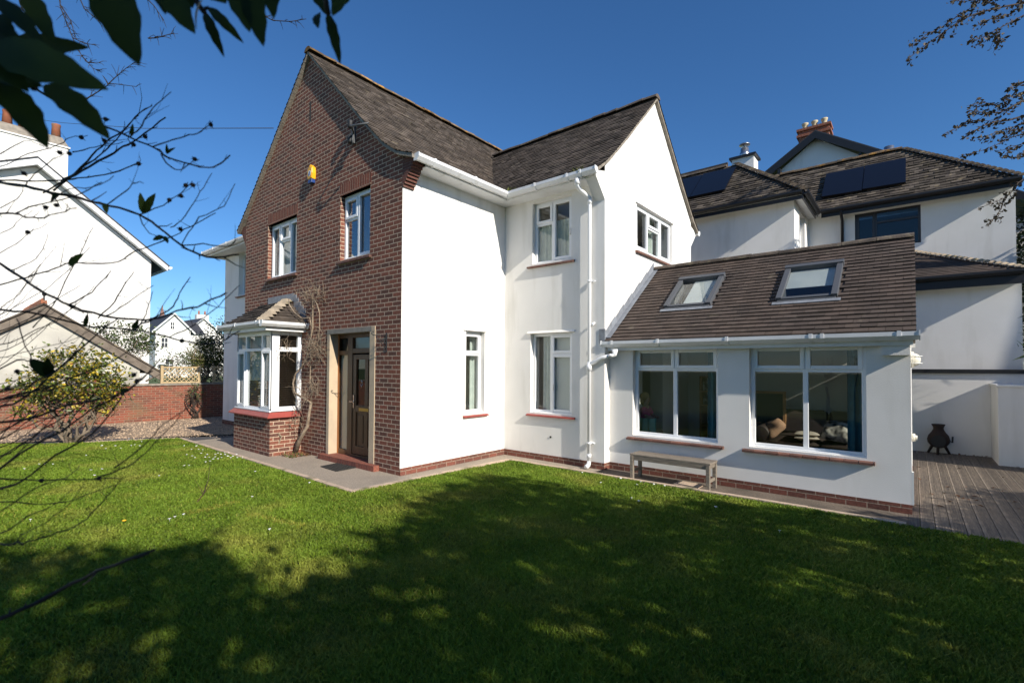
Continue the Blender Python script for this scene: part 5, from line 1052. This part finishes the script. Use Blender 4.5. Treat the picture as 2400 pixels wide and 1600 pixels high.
def shade(n, spread, thin):
    G = np.stack([rng.uniform(-1.6, 10, n), rng.uniform(-8, 5.4, n)], 1); k = inside(G, B); G = G[k]; d = edged(G, B)
    G = G[rng.random(len(G)) < np.clip(.25+d/.35, 0, 1)]
    for gx, gy, gr in gaps: G = G[(np.hypot(G[:, 0]-gx, (G[:, 1]-gy)*1.6) > gr*.75) | (rng.random(len(G)) < .12)]
    xt = np.maximum(10.3, G[:, 0]+1.6)+rng.random(len(G))*3.6; dx = xt-G[:, 0]
    P = np.stack([xt, G[:, 1]-.172*dx, dx*.59], 1)
    P = (P[:, None, :]+rng.normal(size=(len(P), thin, 3))*spread).reshape(-1, 3); return P
P = shade(9600, .11, 7)
def bigtree(label, sel, trunks):
    Q = P[sel]; c = Q.mean(0); o = empty('evergreen_tree', (trunks[0][0], trunks[0][1], 0), label, 'tree', 'trees shading the lawn'); foliage('crown', Q, .17, 'leaf_dark', o, .55)
    m = M()
    for (x, y) in trunks:
        pts = limb(m, (x, y, -.05), (x+.3, y+.2, c[2]+.8), .17, .07, 8, .06, 10)
        for k in range(16): q = Q[rng.integers(len(Q))]; limb(m, pts[random.randint(3, 7)], q, .05, .008, 6, .15, 5)
    m.build('trunk', 'bark', o); return o
bigtree('evergreen tree out of view whose crown shades the lawn by the extension', P[:, 1] >= -2.6, [(12.4, -.8)]); bigtree('evergreen tree out of view shading the near lawn', P[:, 1] < -2.6, [(12.2, -5.6)])
# unseen tree added behind the viewpoint to block sky light
Pn, cc = clumps((9.8, -8.4, 4.4), (3.6, 2.6, 2.6), 240, 26, .32, -.8, .5); o = empty('sky_block_tree', (9.6, -9.2, 0), 'broad dark tree added out of view behind the viewpoint to block sky light', 'tree'); foliage('crown', Pn, .17, 'leaf_dark', o, .55)
m = M(); pts = limb(m, (9.6, -9.2, -.05), (9.6, -8.6, 4.2), .2, .09, 8, .06, 10)
for k in range(18): limb(m, pts[random.randint(3, 7)], cc[rng.integers(len(cc))], .06, .01, 6, .15, 5)
m.build('trunk', 'bark', o)
# ---- beech twigs hanging in from the tree on the right
bt = empty('beech_tree', (13.2, 8.2, 0), 'beech whose leafy twigs hang into the sky over the neighbouring roof', 'tree'); m = M(); LP = []; DT = 9.5
limb(m, (13.2, 8.2, -.05), (12.6, 8.4, 9.5), .2, .08, 8, .05, 10)
def twig(pts, d0, d1, r0, leaf=7, side=2, hang=.05):
    P_ = [at(S5(*p), d0+(d1-d0)*i/(len(pts)-1)) for i, p in enumerate(pts)]; n = len(P_); m.tube(P_, [r0*(1-.75*i/(n-1)) for i in range(n)], 5, cap=False)
    for a, b_ in zip(P_, P_[1:]):
        L = (b_-a).length
        for k in range(max(1, int(L/.036*leaf/7))): q = a.lerp(b_, random.random()); LP.append(q+Vector((random.gauss(0, .036), random.gauss(0, .036), random.uniform(-.06, .02))))
        for k in range(side):
            if random.random() < .7:
                q = a.lerp(b_, random.random()); d = (b_-a).normalized()*random.uniform(.1, .3)+Vector((random.gauss(0, .09), random.gauss(0, .09), random.uniform(-.18, .1))); m.tube([q, q+d*.5+Vector((0, 0, .01)), q+d], [.006, .005, .003], 4, cap=False)
                for j in range(5): LP.append(q+d*random.uniform(.3, 1.05)+Vector((random.gauss(0, .022), random.gauss(0, .022), random.uniform(-.05, .02))))
    return P_
TW = [[(1250, -60), (1100, 0), (980, 20), (850, 45), (700, 80), (600, 115), (500, 180), (400, 250), (300, 320), (205, 400)], [(600, 115), (540, 110), (440, 180), (330, 235), (225, 315)], [(1200, 60), (980, 100), (850, 170), (760, 220), (700, 250), (600, 275)], [(800, 200), (810, 260), (820, 305)], [(820, 40), (700, 0), (620, 60), (560, 100)], [(980, 20), (880, 100), (800, 110), (700, 150), (640, 190)], [(980, 20), (900, -20), (750, -10), (600, 10), (500, 5)], [(1250, 500), (980, 540), (930, 545), (875, 590)], [(1250, 560), (980, 660), (900, 700), (820, 740), (740, 740), (660, 735), (605, 720)], [(830, 715), (770, 680), (700, 675), (605, 695)], [(860, 700), (840, 640), (870, 630)], [(1250, 640), (980, 760), (880, 790), (790, 800), (700, 830), (620, 880), (575, 920)], [(700, 790), (600, 800), (540, 840), (480, 865)], [(1200, 760), (980, 880), (900, 900), (800, 950), (700, 990), (570, 1020)], [(980, 940), (900, 970), (850, 1020)], [(980, 800), (900, 840), (820, 860), (720, 900), (640, 910)], [(1250, 1000), (940, 1200), (900, 1260), (850, 1300), (780, 1330), (675, 1370)], [(850, 1300), (830, 1370), (790, 1430), (735, 1475)], [(1100, 820), (980, 850), (900, 850), (850, 900)], [(1100, 980), (980, 1000), (930, 1040)], [(980, 600), (940, 625), (900, 620)]]
for i, t in enumerate(TW): twig(t, DT+.5, DT-.1*(i % 4),   .022 if len(t) > 6 else .013)
for e in (TW[0][0], TW[7][0], TW[11][0], TW[16][0]): limb(m, (12.7, 8.35, 7.2), at(S5(*e), DT+.5), .07, .02, 6, .05, 6)
m.build('branches', 'bark', bt); foliage('leaves', np.array([tuple(p) for p in LP]), .074, 'leaf_beech', bt, .62, .5)
# ---- bare shrub at the left edge, close to the viewpoint
bs = empty('bare_shrub', (4.0, -5.9, 0), 'leafless dark shrub with round seed heads reaching in close at the frame edge', 'shrub'); m = M(); pods = []; buds = []
BR_ = [
 (R1, .95, 5.5, [(-160, 480), (240, 615), (420, 720), (730, 875), (900, 945), (1050, 1010), (1110, 1050), (1150, 1080), (1330, 1140), (1440, 1155), (1520, 1130), (1580, 1070)]),
 (R1, .95, 3, [(1110, 1060), (1180, 1150), (1250, 1172), (1310, 1130), (1345, 1095)]), (R1, .95, 3.2, [(1050, 1010), (1200, 960), (1300, 935), (1380, 905), (1450, 860)]), (R1, .97, 3.2, [(900, 940), (960, 890), (1010, 800), (1080, 720), (1180, 635)]), (R1, .97, 2.5, [(950, 790), (1000, 750), (1050, 725)]),
 (R1, .9, 8, [(-150, 1235), (0, 1260), (170, 1280), (350, 1325), (560, 1370), (740, 1410), (960, 1480), (1080, 1555), (1250, 1690), (1330, 1735), (1480, 1775), (1646, 1750)]), (R1, .9, 3.6, [(1250, 1690), (1400, 1680), (1560, 1700), (1640, 1640)]), (R1, .9, 3, [(1250, 1690), (1300, 1600), (1380, 1500), (1500, 1440), (1560, 1400), (1615, 1270)]), (R1, .92, 2.8, [(1180, 1567), (1250, 1520), (1340, 1390), (1400, 1290), (1460, 1190)]), (R1, .9, 3.2, [(960, 1480), (1130, 1410), (1250, 1320), (1330, 1250)]), (R1, .9, 3, [(740, 1410), (850, 1330), (920, 1270), (980, 1255)]), (R1, .9, 3, [(960, 1480), (980, 1540), (1030, 1600), (1120, 1640)]),
 (R1, 1.0, 5, [(-150, 1240), (0, 1240), (170, 1248), (440, 1242), (600, 1220), (780, 1190), (890, 1150), (955, 1125)]), (R1, 1.1, 5, [(370, 1310), (480, 1230), (600, 1110), (700, 1010), (740, 970), (850, 900), (950, 790)]), (R1, 1.15, 6, [(440, 1240), (560, 1180), (740, 1080), (850, 1010), (900, 990), (1000, 920), (1140, 810)]), (R1, 1.2, 4, [(300, 1330), (520, 1190), (700, 1060), (800, 960), (880, 870), (960, 780), (1050, 730)]), (R1, 1.05, 3, [(500, 1050), (620, 1020), (740, 1000), (850, 980)]), (R1, 1.0, 3, [(-100, 1180), (50, 1130), (200, 1060), (400, 1000), (480, 950), (600, 935)]), (R1, 1.0, 2.6, [(0, 1060), (100, 1000), (200, 970), (300, 1010)]),
 (R1, .8, 5.5, [(-150, 1450), (0, 1465), (110, 1470), (200, 1500), (300, 1500), (400, 1470), (520, 1430)]), (R1, .85, 4, [(110, 1470), (200, 1430), (350, 1390), (560, 1330), (700, 1255)]), (R1, .85, 3, [(350, 1390), (480, 1300), (640, 1290), (790, 1215)]), (R1, .85, 3, [(170, 1280), (240, 1200), (340, 1120), (440, 1060)]), (R1, .9, 3, [(0, 1430), (120, 1370), (160, 1290)]),
 (R2, .9, 8, [(-120, 240), (0, 310), (130, 395), (280, 490), (440, 570), (640, 625), (830, 650), (980, 640), (1080, 600), (1210, 565), (1330, 515), (1385, 490)]), (R2, .95, 7, [(-120, 580), (0, 590), (140, 605), (300, 630), (520, 690), (670, 700), (820, 715), (960, 740), (1100, 775), (1250, 800), (1350, 785), (1463, 720)]), (R2, .95, 3.5, [(1040, 755), (1180, 690), (1300, 600), (1400, 500), (1463, 440)]), (R2, 1.0, 5.5, [(-120, 480), (0, 440), (160, 390), (300, 350), (400, 310), (480, 305), (620, 305), (720, 300), (830, 230), (1000, 170), (1100, 120), (1200, 60), (1320, 0)]), (R2, .95, 5, [(820, 715), (870, 680), (1000, 610), (1060, 570), (1100, 490), (1160, 390)]), (R2, .95, 3.5, [(840, 700), (880, 640), (910, 560), (935, 480)]), (R2, 1.1, 4, [(640, 625), (700, 600), (820, 520), (940, 440)]), (R2, 1.1, 3.5, [(200, 700), (330, 560), (430, 350), (500, 230), (570, 80)]), (R2, 1.2, 4.5, [(420, 560), (560, 480), (640, 400), (680, 350)]), (R2, 1.2, 4.5, [(600, 640), (700, 540), (760, 440), (820, 360)]), (R2, 1.0, 3, [(-60, 150), (60, 100), (120, 40), (200, -20)]), (R2, 1.0, 3, [(-60, 260), (100, 190), (200, 110), (310, 50)]), (R2, 1.0, 3, [(60, 350), (190, 300), (260, 220), (290, 130)]),
 (R2, .8, 8, [(-150, 1215), (0, 1180), (120, 1150), (300, 1000), (480, 840), (620, 720), (720, 640)]), (R2, .85, 8, [(-150, 1290), (0, 1280), (200, 1250), (400, 1180), (640, 1130), (760, 1100), (830, 1040), (940, 960)]), (R2, .8, 6, [(-150, 1200), (50, 1120), (250, 1080), (420, 1010), (560, 960), (700, 900), (830, 810)]), (R2, .9, 5, [(-100, 1010), (100, 900), (190, 900), (140, 760), (105, 640)]), (R2, .75, 8, [(-150, 1640), (0, 1560), (200, 1420), (380, 1330), (560, 1200), (700, 1120), (830, 1050), (980, 900)]), (R2, .8, 5, [(-150, 1580), (0, 1500), (250, 1330), (400, 1240), (600, 1090), (760, 950)]), (R2, .8, 5, [(-80, 1100), (120, 1060), (330, 970), (450, 860), (520, 760)]), (R2, .85, 4, [(-80, 1380), (100, 1290), (300, 1190), (480, 1060), (600, 900)]), (R2, .85, 6, [(-150, 1160), (40, 1130), (200, 1110), (380, 1060), (500, 1040)]), (R2, .75, 4, [(700, 1560), (900, 1400), (1000, 1290), (1130, 1200), (1200, 1100)]),
 (S6, .8, 8, [(-100, 520), (0, 480), (100, 445), (250, 330), (420, 230), (560, 60)]), (S6, .6, 17, [(-140, 1160), (0, 1080), (150, 1010), (300, 930), (420, 870), (530, 830), (705, 760)]), (S6, .8, 6, [(-100, 435), (0, 435), (190, 440), (430, 435), (550, 428)]), (S6, .8, 4.5, [(430, 435), (560, 390), (640, 340), (740, 240), (830, 140)]), (S6, .7, 6, [(-100, 735), (0, 735), (80, 730), (160, 715), (270, 680), (370, 640), (450, 560), (560, 430)]), (S6, .7, 3.5, [(80, 730), (100, 690), (200, 640), (330, 540), (390, 440)]), (S6, .8, 4.5, [(-100, 560), (0, 540), (150, 550), (300, 540), (420, 500), (530, 460)]), (S6, .8, 4.5, [(-100, 450), (0, 390), (150, 250), (300, 100), (420, -10)]), (S6, .8, 4, [(-100, 300), (0, 250), (180, 170), (360, 120), (560, 60)]), (S6, .75, 4, [(-100, 620), (0, 580), (160, 480), (300, 430), (370, 370)]), (S6, .75, 4, [(0, 690), (120, 610), (240, 560), (330, 480)])]
ST = []
for k in range(26):                                     # finer growth behind the traced runs
    y0 = random.uniform(600, 1560); x1 = random.uniform(200, 620); up_ = random.uniform(80, 480); xs = [-150+(x1+150)*j/5 for j in range(6)]
    BR_.append((R2, random.uniform(.95, 1.5), random.uniform(1.6, 3.4), [(xx, y0-up_*(j/5)**1.6+random.uniform(-14, 14)) for j, xx in enumerate(xs)]))
for Z_, d, wpx, pts in BR_:
    n = len(pts); jit = random.uniform(-.06, .06); P_ = [at(Z_(*p), d+jit+.05*math.sin(i*.9+d*30)) for i, p in enumerate(pts)]; r0 = wpx/2/FPX*d*(.98 if Z_ is R1 else .8)
    if pts[0][0] < -50: ST.append((P_[0].copy(), r0))
    Q = []                                             # smooth the traced run a little
    for i in range(n-1):
        p0, p1, p2, p3 = P_[max(i-1, 0)], P_[i], P_[i+1], P_[min(i+2, n-1)]
        for k in range(3): t = k/3; Q.append(.5*((2*p1)+(p2-p0)*t+(2*p0-5*p1+4*p2-p3)*t*t+(3*p1-p0-3*p2+p3)*t**3))
    Q.append(P_[-1]); N = len(Q); Q = [q+Vector((random.gauss(0, 1), random.gauss(0, 1), random.gauss(0, 1)))*.0008 for q in Q]
    m.tube(Q, [r0*(1-.5*i/(N-1))*random.uniform(.88, 1.15) for i in range(N)], 6)
    for i in range(3, N-1):
        if random.random() < .28:
            a = Q[i]; d_ = (Q[i+1]-Q[i]).normalized(); sd = d_.orthogonal(); sd.rotate(Matrix.Rotation(random.uniform(0, 6.28), 3, d_)); L = random.choice([.008, .012, .02, .035, .06])*d; e = (d_*random.uniform(.4, 1)+sd*random.uniform(.4, .9)).normalized(); mid = a+e*L*.55; tip = mid+(e+Vector((random.gauss(0, .3), random.gauss(0, .3), .25))).normalized()*L*.5
            m.tube([a, mid, tip], [r0*.42, r0*.3, r0*.16], 5)
        elif random.random() < .12: buds.append(Q[i])
c_ = sum((p for p, r in ST), Vector())/len(ST); bx_ = c_-rt*.42; bs.location = (bx_.x, bx_.y, 0)
for k in range(3): limb(m, (bx_.x+random.gauss(0, .05), bx_.y+random.gauss(0, .05), -.03), (bx_.x+random.gauss(0, .08), bx_.y+random.gauss(0, .08), c_.z+.35), .02, .009, 8, .05, 7)
for p, r in ST: limb(m, (bx_.x, bx_.y, max(.1, p.z-.3)), p, max(r, .004), r, 5, .08, 5)
m.build('branches', 'twig', bs)
for Z_, d, p in [(R1, .95, (728, 822)), (R1, .95, (1000, 942)), (R1, .95, (920, 997)), (R1, .95, (720, 970)), (R1, 1.0, (478, 1058)), (R1, 1.0, (412, 1052)), (R1, .95, (1342, 1097)), (R1, .95, (1452, 860)), (R1, .9, (1280, 1277)), (R1, .9, (1330, 1275)), (R1, .9, (1167, 1378)), (R1, .9, (1248, 1350)), (R1, .85, (388, 1414)), (R1, .85, (316, 1428)), (R1, 1.0, (560, 947)), (R1, .85, (165, 1195)), (R2, .9, (1105, 97)), (R2, .9, (170, 115)), (R2, .85, (820, 988)), (R2, .85, (838, 1024)), (R2, .85, (45, 1072)), (R2, .85, (105, 966)), (S6, .8, (190, 442)), (S6, .8, (455, 432)), (R2, .95, (1113, 780)), (R1, 1.0, (955, 1128))]:
    m = M(); q = at(Z_(*p), d); m.ell(q, (.0045*d,)*3, 8, 6)
    for k in range(4): v = Vector((random.gauss(0, 1), random.gauss(0, 1), random.gauss(0, 1))).normalized(); m.tube([q, q+v*.0085*d], [.0015, .0004], 4)
    m.build('seed_head', 'twig', bs)
def leafblade(m, a, b, w, nrm, curl=.15, bend=.08, n=9):
    a, b = Vector(a), Vector(b); d = b-a; L = d.length; t = d/L; s = t.cross(nrm).normalized(); u = s.cross(t); vs = []
    for i in range(n+1):
        f = i/n; wd = w*.5*(math.sin(math.pi*min(1, f**.8*.97+.03))**.75)*(1 if f < .98 else .2); c = a+d*f+u*(-bend*L*(f-.5)**2*4+bend*L); wv = 1+.08*math.sin(f*23+L*900)
        vs += [c-s*wd*wv+u*wd*curl, c-s*wd*.5+u*wd*curl*.35, c, c+s*wd*.5+u*wd*curl*.35, c+s*wd/wv+u*wd*curl]
    m.idx(vs, [(i*5+k, i*5+k+1, i*5+5+k+1, i*5+5+k) for i in range(n) for k in range(4)], sm=True)
m = M()
for Z_, d, p0, p1, w in [(R1, .95, (905, 940), (915, 850), 34), (R1, .9, (985, 1470), (965, 1325), 60), (R1, .9, (990, 1470), (1072, 1330), 70), (R1, .95, (1150, 1060), (1148, 990), 26), (R1, .95, (1150, 1060), (1212, 1018), 30), (R2, .9, (1000, 140), (935, 165), 44), (R2, .9, (1000, 140), (1030, 185), 40), (R2, 1.0, (425, 320), (515, 245), 62), (R2, .95, (520, 690), (538, 610), 34), (R2, .95, (820, 715), (845, 650), 44), (R2, .9, (310, 1000), (180, 890), 110), (R2, .9, (300, 1000), (290, 880), 70), (R2, .85, (740, 1110), (785, 1070), 60), (R1, .9, (720, 1400), (735, 1475), 50), (R1, .85, (400, 1330), (350, 1390), 40)]:
    leafblade(m, at(Z_(*p0), d), at(Z_(*p1), d-.01), w*.72/(2.94 if Z_ is R1 else 2.61)/FPX*d, -ray(*Z_(*p1)).normalized()+Vector((.2, 0, .5)))
m.build('leaves', 'leaf_laurel', bs)
# ---- big evergreen leaves overhead
q_ = at(R1(-200, 200), .56)-rt*.5
lv = empty('rhododendron', (q_.x, q_.y, 0), 'large dark rhododendron leaves hanging close overhead against the blue sky', 'shrub'); m = M()
LV = [(.50, (-60, -30), (312, 335), 130), (.56, (180, -60), (388, 312), 130), (.62, (90, 300), (622, 328), 118), (.48, (-40, 330), (752, 622), 250), (.52, (330, 580), (758, 966), 180), (.50, (0, 570), (332, 1028), 190), (.52, (700, -260), (962, 458), 285), (.58, (1070, -90), (1142, 104), 90), (.55, (1130, -120), (1347, 238), 165), (.6, (1412, 90), (1547, 398), 66), (.6, (1440, 55), (1682, 302), 66), (.55, (1590, -120), (1724, 228), 140), (.55, (1700, -140), (1817, 326), 150), (.56, (1870, -140), (1887, 132), 110), (.6, (2150, -120), (2275, 128), 100), (.6, (2262, 100), (2346, 452), 70), (.6, (2190, 95), (2196, 198), 66), (.6, (2400, -120), (2290, 115), 110), (.5, (-80, 100), (92, 272), 150), (.5, (-120, 250), (330, 520), 260), (.52, (-100, 470), (300, 598), 160), (.54, (-60, 200), (260, 470), 190), (.58, (1400, -140), (1560, 28), 190), (.57, (1250, -150), (1330, 60), 170), (.5, (-120, 380), (200, 640), 180)]
for d, p0, p1, w in LV: leafblade(m, at(R1(*p0), d+.02), at(R1(*p1), d-.01), w/2.94/FPX*d*1.06, (-ray(*R1(*p1)).normalized()+Vector((random.gauss(0, .12), random.gauss(0, .12), .12))).normalized(), .16, .04, 14)
m.build('leaves', 'leaf_laurel', lv)
m = M(); leafblade(m, at(R1(1410, -20), .55), at(R1(1358, 212), .55), 38/2.94/FPX*.55, Vector((0, -1, .2)), .5); m.build('withered_petal', 'petal_dry', lv)
m = M()
for pts, r in (([(-200, 200), (-40, 330), (60, 440), (240, 610)], .004), ([(1330, -60), (1370, 40), (1412, 90)], .003), ([(1412, 60), (1440, 55)], .002), ([(-200, -100), (400, -160), (1200, -150), (2000, -160), (2450, -140)], .005), ([(2220, -140), (2262, 100)], .003)): m.tube([at(R1(*p), .56) for p in pts], r, 6)
q = at(R1(-200, 200), .56); q2 = at(R1(-200, -100), .56); o_ = q-rt*.5; m.tube([Vector((o_.x, o_.y, -.02)), Vector((o_.x, o_.y, 1.2)), o_.lerp(q, .4), q], [.02, .016, .011, .005], 6); m.tube([Vector((o_.x, o_.y, 1.2)), o_.lerp(q2, .4), q2], [.014, .01, .005], 6);
m.build('branches', 'twig', lv)
ov = empty('hanging_birch', (2.6, -3.9, 0), 'fine bare birch twigs trailing down from overhead behind the big evergreen leaves', 'tree'); m = M()
for pts in ([(390, -120), (420, 60), (460, 160), (500, 260), (560, 380), (640, 470), (700, 500)], [(520, -80), (580, 60), (650, 120), (710, 160)], [(420, 40), (490, 150), (520, 270)], [(560, 380), (600, 430), (690, 432)], [(500, 260), (580, 300), (660, 312)], [(110, -60), (150, 60), (200, 132)], [(960, -60), (1060, 40), (1130, 142)], [(1020, 265), (1080, 262), (1140, 245), (1200, 228)], [(1800, 100), (1880, 142), (2000, 150), (2110, 132)], [(740, 585), (810, 520), (870, 470), (930, 430)], [(590, 685), (680, 630), (760, 575), (940, 598)]):
    P_ = [at(R1(*p), 2.0) for p in pts]; n = len(P_); m.tube(P_, [.0026*(1-.6*i/(n-1)) for i in range(n)], 4, cap=False)
    for i in range(n-1):
        for k in range(5): q = P_[i].lerp(P_[i+1], random.random()); e = ((P_[i+1]-P_[i]).normalized()*.6+Vector((random.gauss(0, .5), random.gauss(0, .5), random.gauss(0, .5)))).normalized()*random.uniform(.015, .05); m.tube([q, q+e*.5+Vector((0, 0, .003)), q+e], [.0013, .001, .0006], 4, cap=False)
m.tube([at(R1(390, -120), 2.0), Vector((2.9, -3.9, 4.4)), Vector((3.2, -4.6, 5.6)), Vector((5.5, -7.0, 6.2)), Vector((8.6, -8.4, 5.6))], [.006, .01, .015, .03, .05], 6); m.build('branches', 'twig', ov)
# ---- lawn
def vnoise(x, y):
    return np.sin(x*2.1+1.3*np.sin(y*1.7))*np.sin(y*2.6+np.sin(x*1.1))+.5*np.sin(x*6.3+y*4.1)*np.sin(y*7.7-x*2.2)
ex = .8; u_ = rng.random(900000); r = (2.2**ex+(15.5**ex-2.2**ex)*u_)**(1/ex); a = YAW+rng.uniform(-.95, .95, len(r)); x = CAMP.x-np.sin(a)*r; y = CAMP.y+np.cos(a)*r
k = inside(np.stack([x, y], 1), np.array(lawn_edge)); x, y, r = x[k], y[k], r[k]; n = len(x); nz = vnoise(x, y)
h = (.026+.016*rng.random(n)+.006*nz)*(1+.25*(rng.random(n) < .04)); w = .002+.00072*r; az = rng.uniform(0, 6.283, n); lean = rng.uniform(.25, 1.1, n)*h; ld = rng.uniform(0, 6.283, n)
c, s = np.cos(az), np.sin(az); b0 = np.stack([x-c*w, y-s*w, np.zeros(n)], 1); b1 = np.stack([x+c*w, y+s*w, np.zeros(n)], 1); mo = np.stack([np.cos(ld)*lean*.35, np.sin(ld)*lean*.35, h*.62], 1); cx_ = np.stack([x, y, np.zeros(n)], 1); wv = np.stack([c*w*.8, s*w*.8, np.zeros(n)], 1)
m0, m1 = cx_+mo-wv, cx_+mo+wv; tp = cx_+np.stack([np.cos(ld)*lean, np.sin(ld)*lean, h], 1)
V = np.stack([b0, b1, m1, m0, tp], 1).reshape(-1, 3); i = np.arange(n)*5; F = np.concatenate([np.stack([i, i+1, i+2], 1), np.stack([i, i+2, i+3], 1), np.stack([i+3, i+2, i+4], 1)])
pale = np.zeros(n, int)
for (pa, pb, wd) in ((S6(855, 600), S6(1100, 545), .09), (S6(1150, 605), S6(1400, 660), .07)):
    a, b_ = gp(*pa), gp(*pb); d = np.array([b_.x-a.x, b_.y-a.y]); L2_ = d@d; t = ((x-a.x)*d[0]+(y-a.y)*d[1])/L2_; dist = np.abs((x-a.x)*d[1]-(y-a.y)*d[0])/math.sqrt(L2_); pale |= ((t > 0) & (t < 1) & (dist < wd*(.6+.5*rng.random(n))) & (rng.random(n) < .55)).astype(int)
pale |= (rng.random(n) < .03+.14*np.clip(vnoise(x*.55+3, y*.6-1)-.35, 0, 1)).astype(int)
rr = np.clip(rng.random(n)*.8+.15*nz+.1, 0, 1)
g = rawmesh('grass', V, F, ['grass', 'grass_pale'], None, np.tile(rr, 3), np.tile(pale, 3)); g['kind'] = 'stuff'
# daisies
dz = M(); dz.lathe([(.0, .0), (.012, .003), (.013, .006), (.0, .007)], (0, 0, .03), 9); dz.tube([(0, 0, 0), (0, 0, .031)], .0018, 4, cap=False); d0 = dz.build('daisy', 'petal_white')
tag(d0, 'small white daisy in the short lawn grass', 'daisy', 'daisies scattered over the lawn')
SPD = [(850, 288), (862, 330), (850, 382), (870, 381), (905, 290), (908, 306), (880, 306), (925, 325), (940, 342), (960, 345), (945, 365), (965, 362), (990, 342), (1000, 325), (1015, 328), (1035, 330), (1050, 322), (1070, 338), (1090, 345), (1110, 348), (1112, 342), (1015, 345), (990, 330), (980, 352), (955, 330), (930, 308), (1085, 330), (1045, 338), (1030, 322), (1000, 350), (883, 338), (897, 345), (1060, 345), (1172, 410), (1422, 462), (392, 334), (465, 399), (432, 428), (416, 404), (240, 376), (205, 374), (178, 376), (110, 398), (488, 303), (555, 302), (605, 288), (640, 290), (650, 270), (592, 256), (780, 632), (805, 622), (846, 610), (138, 636), (730, 430), (1155, 528), (1240, 680), (470, 288), (530, 290), (620, 285)]
SPR = [(S7x, S7y) for S7x, S7y in [(320, 218), (408, 266), (548, 338), (582, 352), (570, 274), (648, 272), (935, 380), (1230, 492), (500, 245), (700, 280), (590, 262)]]
pos = [gp(*S6(*p)) for p in SPD]+[gp(1200+px/1.96, 1000+py/1.96) for px, py in SPR]
for i, q in enumerate(pos):
    o = d0 if i == 0 else d0.copy()
    if i: COL.objects.link(o)
    s_ = random.uniform(.9, 1.5)*(1.2 if q.x < -2 else 1); o.location = (q.x, q.y, 0); o.scale = (s_, s_, 1.15); o.rotation_euler = (random.gauss(0, .2), random.gauss(0, .2), random.uniform(0, 6))
q = gp(*S6(570, 640)); dm_ = M(); dm_.lathe([(0, 0), (.022, .004), (.018, .012), (0, .016)], (0, 0, .03), 10); o = dm_.build('dandelion', 'petal_yellow'); o.location = (q.x, q.y, 0); tag(o, 'single yellow dandelion flower open in the sunlit lawn', 'dandelion')
m = M(); P_ = [gp(*S6(*p))+Vector((0, 0, z)) for p, z in (((905, 552), .03), ((935, 520), .05), ((955, 480), .12), ((965, 420), .22))]; m.tube(P_, [.006, .006, .004, .002], 5); m.tube([P_[1], gp(*S6(895, 478))+Vector((0, 0, .12))], [.004, .001], 5); m.tube([P_[1], gp(*S6(985, 465))+Vector((0, 0, .1))], [.004, .001], 5); tag(m.build('fallen_twig', 'twig_red'), 'forked reddish twig sticking up from the sunlit lawn', 'twig')
# fallen leaves on the decking
lf = M(); lf.idx([(-.03, 0, .002), (0, -.016, .012), (.034, 0, .003), (0, .016, .01), (-.045, .0, .001)], [(0, 1, 2), (0, 2, 3), (4, 0, 3)]); l0 = lf.build('fallen_leaf', 'dry_leaf'); tag(l0, 'curled brown fallen leaf lying on the grooved decking', 'leaf', 'fallen leaves on the decking')
S8 = lambda x, y: (2100+x/5.4067, 1000+y/5.4067)
SL = [(620, 850), (690, 955), (780, 885), (920, 930), (560, 1015), (660, 770), (890, 770), (1060, 745), (1230, 780), (1000, 890), (1020, 940), (850, 915), (1080, 1015), (1560, 1045), (1510, 960), (300, 670), (235, 1005), (450, 860), (1350, 825), (285, 515), (800, 535), (1360, 645), (985, 370), (1040, 375), (1090, 378), (1150, 382), (880, 360), (800, 355), (720, 350), (340, 305), (1190, 380), (960, 910), (1545, 515)]
for i, p in enumerate(SL):
    q = gp(*S8(*p)); o = l0 if i == 0 else l0.copy()
    if i: COL.objects.link(o)
    s_ = random.uniform(.7, 1.5); o.location = (q.x, q.y, .009); o.scale = (s_,)*3; o.rotation_euler = (random.gauss(0, .25), random.gauss(0, .25), random.uniform(0, 6))

far_house(-22, -9.0, 11.6, 3.2, .85, 8, 'white gabled house out of view beyond the tall chimney house', [(-10.2, 2.2, 1.0, 1.5), (-7.8, 2.2, 1.0, 1.5)])
v = hit(1290.7, 1023.6, 'y', D); m = M(); m.tube([(v.x, D-.004, v.z), (v.x, D-.012, v.z)], .02, 10, sm=False); tag(m.build('wall_plug', 'iron'), 'small dark plug in the white wall below the curtained window', 'plug')
